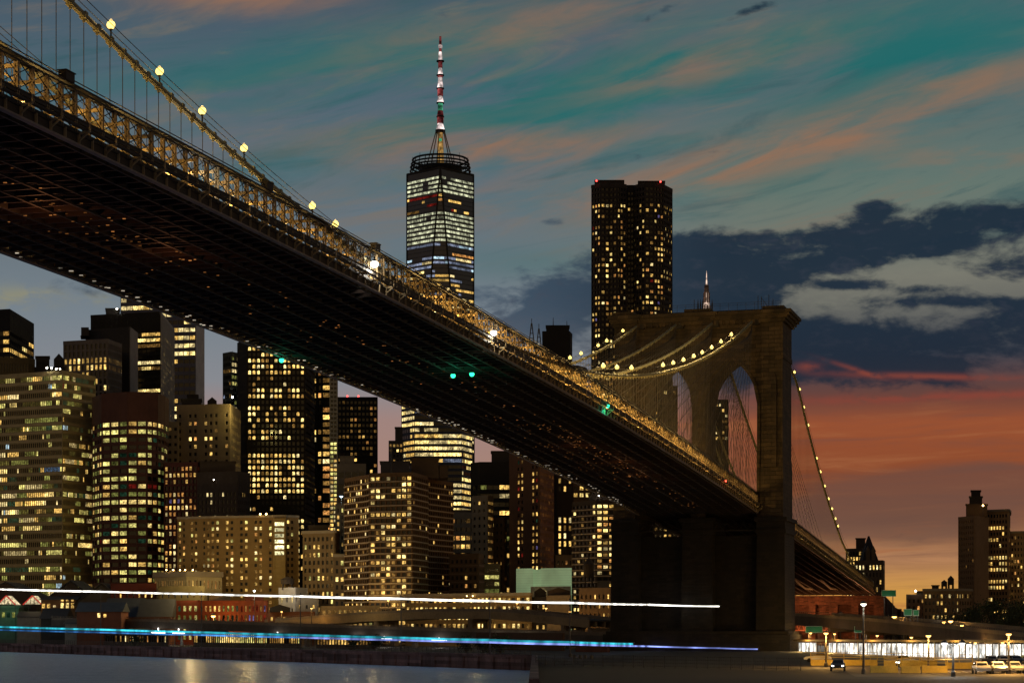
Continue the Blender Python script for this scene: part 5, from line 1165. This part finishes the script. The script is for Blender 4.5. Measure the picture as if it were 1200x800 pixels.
def trails():  # paths of moving boat lights, put in as glowing tubes on added masts
    A = SHORE[1]; L = SHORE[0]; d = (A-L).normalized()
    def shoreD(px):
        if px > 700:
            k = (px-600)/F; s_ = 3.3; l = (k*(TY-s_*CA)-TX+s_*SA)/(CA+k*SA); return TY-s_*CA-l*SA-2.5
        if px > 628: return 386.0
        k = (px-600)/F; t = (A.x-k*A.y)/(-d.x+k*d.y); t = -t
        # intersect sight line with the shore
        t = (A.x-k*A.y)/(k*(-d.y)+d.x)
        return A.y-d.y*t
    stops = [-12,118,236,352,470,574,668,760,843,888]
    names = ['by the teal pavilion','before the broad black roofed shed','before the brick row','below the old brown masonry block','below the wide brown apartment block','below the lamp strung restaurant','left of the bridge tower foot','before the left pier of the bridge tower','before the middle of the bridge tower','before the right pier of the bridge tower']
    yw = lambda px: 690+20*px/843; yc = lambda px: 734+20*px/740; yb = lambda px: 737.5+22.5*px/888
    pts = []
    for px, nm in zip(stops, names):
        D = shoreD(px)+2.5
        if px > 700: pts.append((px, D)); continue
        D = shoreD(px)+2.5; top = yw(px) if px < 850 else yb(px); p = G(px, D); zt = ZP(top, D)+.5
        r = thing('lamp_mast', 'thin dark lamp string mast on the quay '+nm, 'mast', (p.x,p.y,ZL), 0, 'masts of the quay lamp strings')
        b = MB(); h = zt-ZL; b.lathe([(.35,0),(.32,.6),(.15,.8),(.10,h)], 8); b.build('pole', POLE, r); b = MB(); b.lathe([(.1,h),(.2,h+.1),(.05,h+.35)], 8); b.build('finial', POLE, r)
        pts.append((px, D))
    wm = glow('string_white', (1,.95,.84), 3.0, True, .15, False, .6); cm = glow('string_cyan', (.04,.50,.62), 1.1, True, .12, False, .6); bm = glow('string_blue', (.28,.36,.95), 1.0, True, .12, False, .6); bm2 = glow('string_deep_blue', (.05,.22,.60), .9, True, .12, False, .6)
    def trail(i, fy, m, r, label, sag, cat, end=None):
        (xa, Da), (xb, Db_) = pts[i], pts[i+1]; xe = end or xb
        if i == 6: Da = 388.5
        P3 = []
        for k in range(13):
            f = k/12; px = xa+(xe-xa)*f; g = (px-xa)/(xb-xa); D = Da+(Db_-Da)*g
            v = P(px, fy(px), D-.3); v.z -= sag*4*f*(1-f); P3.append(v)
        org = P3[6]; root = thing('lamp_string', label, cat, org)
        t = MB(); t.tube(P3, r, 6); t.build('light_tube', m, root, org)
        c = MB(); c.tube([v+Vector((0,0,r+.06)) for v in P3], .04, 4)  # cable and brackets added to carry the tube
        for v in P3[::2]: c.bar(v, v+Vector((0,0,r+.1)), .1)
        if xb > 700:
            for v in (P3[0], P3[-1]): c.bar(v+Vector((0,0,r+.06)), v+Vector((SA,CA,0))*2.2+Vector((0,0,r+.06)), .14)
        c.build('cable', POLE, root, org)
    seg = ['leftmost stretch','second stretch from the left','stretch before the brick row','stretch below the old masonry block','stretch below the wide apartments','stretch below the restaurant','stretch reaching the bridge tower','last stretch before the bridge tower']
    for i in range(8): trail(i, yw, wm, .26-.010*i, 'upper string of white light along the quay, '+seg[i], .08, 'light string')
    for i in range(7): trail(i, yc, cm, .31-.013*i, 'lower string of cyan light along the quay, '+seg[i], .05, 'light string', 741 if i == 6 else None)
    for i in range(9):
        trail(i, yb, bm2 if i < 3 else bm, .26-.010*i, ('lower string of blue light along the quay, '+seg[i]) if i < 8 else 'short end stretch of blue light string before the right bridge pier', .05, 'light string')
trails()

def cars():
    paints = [(.55,.55,.56),(.04,.04,.045),(.30,.31,.33),(.35,.06,.04),(.62,.6,.55),(.05,.07,.14)]
    def car(loc, rz, pi, label, lights=False, first={}):
        root = thing('parked_car', label, 'car', loc, rz, 'cars parked on the right bank')
        key = 'me'
        def part(n, mk, m):
            k = (n, m.name)
            if k not in first: o = mk().build(n, m, root); first[k] = o.data
            else: o = link(n, first[k], root)
            return o
        def body():
            b = MB(); prof = [(-2.2,.45),(-2.2,.85),(-1.9,.98),(-1.2,1.02),(.9,1.0),(1.9,.88),(2.2,.7),(2.2,.4)]
            for y0, y1, s in ((-.86,-.80,.97),(-.80,.80,1),(.80,.86,.97)):
                lo = [(x*s,y0,z) for x, z in prof]; hi = [(x*s,y1,z) for x, z in prof]; n = len(prof)
                b.add(lo+hi, [tuple(range(n))[::-1], tuple(range(n,2*n))]+[(i,(i+1)%n,n+(i+1)%n,n+i) for i in range(n)])
            b.hexa([(-1.5,-.72,1.0),(.8,-.72,1.0),(.8,.72,1.0),(-1.5,.72,1.0)], [(-1.05,-.6,1.46),(.1,-.6,1.46),(.1,.6,1.46),(-1.05,.6,1.46)]); return b
        part('body', body, mat('car_paint_%d' % pi, paints[pi], .25, .05, .5, .2, .6))
        def glass():
            b = MB(); b.hexa([(-1.42,-.735,1.05),(.72,-.735,1.05),(.72,.735,1.05),(-1.42,.735,1.05)], [(-1.08,-.63,1.40),(.14,-.63,1.40),(.14,.63,1.40),(-1.08,.63,1.40)]); b.hexa([(.3,-.6,1.06),(.83,-.6,1.02),(.83,.6,1.02),(.3,.6,1.06)], [(.05,-.55,1.4),(.17,-.55,1.4),(.17,.55,1.4),(.05,.55,1.4)]); return b
        part('windows', glass, mat('car_glass', (.02,.022,.025), .08))
        for sx in (-1.35, 1.35):
            for sy in (-.84, .84):
                def wheel():
                    b = MB(); ring = [(math.cos(a*math.pi/8)*.33, math.sin(a*math.pi/8)*.33) for a in range(16)]
                    lo = [(x,-.1,z) for x, z in ring]; hi = [(x,.1,z) for x, z in ring]; b.add(lo+hi, [tuple(range(16)), tuple(range(16,32))[::-1]]+[(i,i+16,(i+1)%16+16,(i+1)%16) for i in range(16)]); return b
                w = part('wheel', wheel, mat('tyre', (.02,.02,.02))); w.location = (sx, sy, .33)
        for sy in (-.62,.62):
            def hl(): b = MB(); b.box(2.16,2.24,-.14,.14,.62,.76); return b
            o = part('headlight', hl, glow('headlight_lit', (1,.97,.88), 9, False) if lights else mat('headlight_glass', (.5,.5,.48), .15)); o.location.y = sy
            def tl(): b = MB(); b.box(-2.24,-2.17,-.14,.14,.68,.84); return b
            o = part('tail_light', tl, mat('tail_glass', (.3,.02,.015), .2)); o.location.y = sy
        return root
    spots = []
    desc = ['silver','black','grey','dark red','cream','navy']
    for r_, (D, y) in enumerate(((300,0),(268,0),(246,0))):
        for c in range(4 if r_ else 5):
            px = 1162+c*14+r_*3 if r_ == 0 else (1158+c*17 if r_ == 1 else 1150+c*19)
            spots.append((px, D+c*1.5, R(-95+c*3), r_, c))
    used = {}
    rows = ['far row','middle row','near row']; ordn = ['first','second','third','fourth','fifth']
    k = 0
    for px, D, rz, r_, c in spots:
        p = G(px, D); pi = [0,4,2,0,3,1,0,5,2,4,0,2,1][k % 13]; k += 1
        car((p.x,p.y,ZL), rz, pi, '%s parked car, %s from the left in the %s near the brilliant lamp' % (desc[pi], ordn[c], rows[r_]))
    p = G(982, 262); car((p.x,p.y,ZL), R(-100), 1, 'black car with its headlights on left of the yellow barriers', True)
    p = G(1055, 300); car((p.x,p.y,ZL), R(170), 2, 'grey car parked sideways behind the yellow barriers')
    p = G(958, 330); car((p.x,p.y,ZL), R(175), 4, 'cream car parked sideways nearest the bridge tower foot')
cars()

def barriers():
    ym = mat('barrier_yellow', (.50,.36,.07), .7, .25, .6)
    lst = [(950,1028,300,'back yellow barrier reaching from the bridge tower to the grey car'),(1036,1098,290,'back yellow barrier right of the low white lamp pole'),(1020,1052,252,'front left yellow barrier panel'),(1056,1078,250,'front middle yellow barrier panel'),(1080,1110,252,'front right yellow barrier panel beside the thick dark pole'),(1108,1140,276,'short yellow barrier behind the thick dark pole')]
    for x0, x1, D, lab in lst:
        a, b = G(x0,D), G(x1,D); root = thing('road_barrier', 'long '+lab if x1-x0 > 50 else lab, 'barrier', (a.x,a.y,ZL), 0, 'yellow barriers on the right bank')
        L = (b-a).length; m = MB(); m.hexa([(0,-.3,0),(L,-.3,0),(L,.3,0),(0,.3,0)], [(0,-.1,.85),(L,-.1,.85),(L,.1,.85),(0,.1,.85)]); m.build('base', ym, root)
        f = MB(); n = max(2, int(L/2.4))
        for i in range(n+1): f.bar((L*i/n,0,.85), (L*i/n,0,1.9), .07)
        for z in (1.2,1.55,1.9): f.bar((0,0,z), (L,0,z), .06)
        f.build('railing', ym, root)
    a, b = G(628,300), G(938,262); root = thing('quay_fence', 'long dark mesh fence on the quay below the bridge tower', 'fence', (a.x,a.y,ZL)); d = b-a; L = d.length; e = d.normalized(); f = MB(); n = int(L/2)
    for i in range(n+1): f.bar(e*(L*i/n), e*(L*i/n)+Vector((0,0,1.7)), .09)
    f.build('post', POLE, root); f = MB()
    for z in (.25,.7,1.15,1.6): f.bar(Vector((0,0,z)), e*L+Vector((0,0,z)), .05)
    for i in range(n*5): f.bar(e*(L*i/(n*5))+Vector((0,0,.25)), e*(L*i/(n*5))+Vector((0,0,1.6)), .025)
    f.build('mesh_panel', POLE, root)
    # quay promenade railing along the left shore
    A = SHORE[1]; L0 = SHORE[0]; e = (A-L0).normalized(); s = A-e*520; root = thing('quay_railing', 'dark iron railing along the top of the river sea wall', 'railing', (s.x,s.y,ZL+.45)); f = MB()
    for i in range(260): f.bar(e*(i*2)+Vector((.0,.4,0)), e*(i*2)+Vector((0,.4,1.1)), .09)
    for z in (.35,.7,1.1): f.bar(Vector((0,.4,z)), e*520+Vector((0,.4,z)), .07)
    f.build('bar', POLE, root)
    # closed white patio umbrella and red lit things under the road
    D = 570; p = G(213,D); root = thing('closed_umbrella', 'tall closed white patio umbrella under the elevated shore road', 'umbrella', (p.x,p.y,ZL)); f = MB(); f.bar((0,0,0),(0,0,3.4),.08); f.build('pole', POLE, root)
    f = MB(); f.lathe([(.45,.5),(.5,.8),(.3,2.2),(.06,3.3)], 10); f.build('canopy', mat('white_canvas', (.75,.75,.74), .8), root)
barriers()

def signs():
    g = mat('sign_green', (.012,.20,.085), .5, .1, .5); wh = mat('sign_white', (.75,.75,.72), .5, .05)
    for x0, x1, y0, y1, D, lab in ((1033,1050,691,698.5,540,'green road sign at the end of the right bridge span'),(1059,1069,713,721,470,'left green road sign of the pair above the right elevated road'),(1070,1077,714,721,470,'right green road sign of the pair above the right elevated road'),(1001,1010,733,741,490,'teal road sign under the right elevated road'),(944,964,733,741,500,'dim green sign beside the bridge tower under the elevated road')):
        a, b = P(x0,y1,D), P(x1,y0,D); root = thing('road_sign', lab, 'road sign', (a.x,a.y,a.z)); w, h = b.x-a.x, b.z-a.z
        m = MB(); m.box(0,w,0,.12,0,h); m.build('panel', g, root)
        m = MB()
        for r in ((.04,w-.04,.05,.10),(.04,w-.04,h-.10,h-.05),(.04,.09,.1,h-.1),(w-.09,w-.04,.1,h-.1)): m.box(r[0],r[1],-.012,0,r[2],r[3])
        m.build('border', wh, root)
        m = MB(); m.bar((w*.2,.3,ZL-a.z),(w*.2,.3,h),.18); m.bar((w*.8,.3,ZL-a.z),(w*.8,.3,h),.18); m.bar((w*.1,.2,h*.5),(w*.9,.2,h*.5),.12); m.build('post', POLE, root)
        point('sign_light', (w/2,-3,-.8), 90, (1,.95,.8), root, .3)
signs()

def trees():
    bark = mat('bark', (.06,.045,.03), .9, .3, 1.5); lf = mat('leaf', (.045,.060,.022), .75, .45, .4)
    rg = random.Random(5)
    def tree(x, y, h, w, label, group, seed, leaves=1400, trunkh=.35):
        rg.seed(seed); root = thing('tree', label, 'tree', (x,y,ZL), 0, group)
        t = MB(); t.tube([(0,0,-.2),(.1,0,h*trunkh*.6),(0,.1,h*trunkh),(0,0,h*.75)], [.32,.26,.22,.07], 7)
        cl = []
        for k in range(11):
            a = rg.random()*6.28; rr = w*.5*(.3+.65*rg.random()); z = h*(trunkh+.1+(.85-trunkh)*rg.random()); rr *= 1-.55*abs((z/h-.6)/.45)
            c = (math.cos(a)*rr, math.sin(a)*rr, z); cl.append((c, w*(.13+.12*rg.random()))); t.tube([(0,0,h*trunkh*.9),(c[0]*.5,c[1]*.5,(h*trunkh+z)*.5),c], [.13,.09,.03], 5)
        t.build('trunk', bark, root); cr = MB()
        for i in range(leaves):
            c, r = cl[rg.randrange(len(cl))]; v = Vector((rg.gauss(0,1),rg.gauss(0,1),rg.gauss(0,.75)))*r*.62+Vector(c)
            u = Vector((rg.gauss(0,1),rg.gauss(0,1),rg.gauss(0,1))).normalized(); q = u.orthogonal().normalized(); w2 = u.cross(q); s = .16+.2*rg.random()
            cr.add([v-q*s, v-w2*s*.6, v+q*s, v+w2*s*.6], [(0,1,2,3)])
        cr.build('crown', lf, root)
    spec = [(1100,560,9,9),(1122,545,9.5,9),(1136,520,10,9),(1151,500,11,10),(1166,480,11.5,10),(1181,470,12,10),(1196,455,11.5,10),(1044,600,8,8),(1066,580,8,8)]
    names = ['small dark tree left of the tree clump by the right towers','dark leafy tree second in the clump below the right towers','dark leafy tree below the tall dark crowned tower','broad dark tree right of the tall dark crowned tower','broad dark tree below the tan brick annexe','tall dark tree near the right edge before the wide tan wing','dark tree at the far right edge behind the elevated road','small dark tree below the steep pointed roof','small dark tree below the far dark house']
    for i, ((px, D, h, w), nm) in enumerate(zip(spec, names)):
        p = G(px, D); tree(p.x, p.y, h, w, nm, 'trees on the right bank', 40+i)
    sh = [(438,505,'dark shrub under the shore road left of the white closed panel lights'),(412,515,'dark shrub between the kiosks under the shore road'),(546,455,'dark bushy shrub under the curving ramp'),(566,445,'wide dark shrub right of the bushy one under the curving ramp'),(586,438,'low dark shrub nearest the bridge tower under the ramp'),(158,600,'small dark shrub before the left kiosk')]
    for i, (px, D, nm) in enumerate(sh):
        p = G(px, D); tree(p.x, p.y, 3.4, 4.6, nm, 'shrubs on the quay', 70+i, 500, .12)
trees()

def crane_masts():
    D = 1000; s = D/F; m = mat('mast_steel', (.12,.12,.12))
    for px, yt, w, lab in ((623,379,5.5,'taller pointed lattice mast left of the plain windowless tower top'),(631.5,385,5,'shorter pointed lattice mast right beside the taller one')):
        c = G(px, D); z0, z1 = ZP(425,D), ZP(yt,D); root = thing('lattice_mast', lab, 'mast', (c.x,c.y,ZL)); b = MB(); k = w*s
        legs = [(-k,-k*.4),(k,-k*.4),(k,k*.4),(-k,k*.4)]
        for x, y in legs: b.bar((x,y,z0-ZL),(x*.06,y*.06,z1-ZL),.5)
        for i in range(1,8):
            f = i/8; z = z0-ZL+(z1-z0)*f; g = 1-f*.94; q = [(x*g,y*g,z) for x, y in legs]
            for a, e in zip(q, q[1:]+q[:1]): b.bar(a, e, .25)
        b.bar((0,0,z1-ZL),(0,0,z1-ZL+2.4),.3); b.build('lattice', m, root)
        b = MB(); b.box(-k*1.3,k*1.3,-k,k,0,z0-ZL); b.build('base_block', mat('base_block', (.05,.045,.04)), root)
crane_masts()
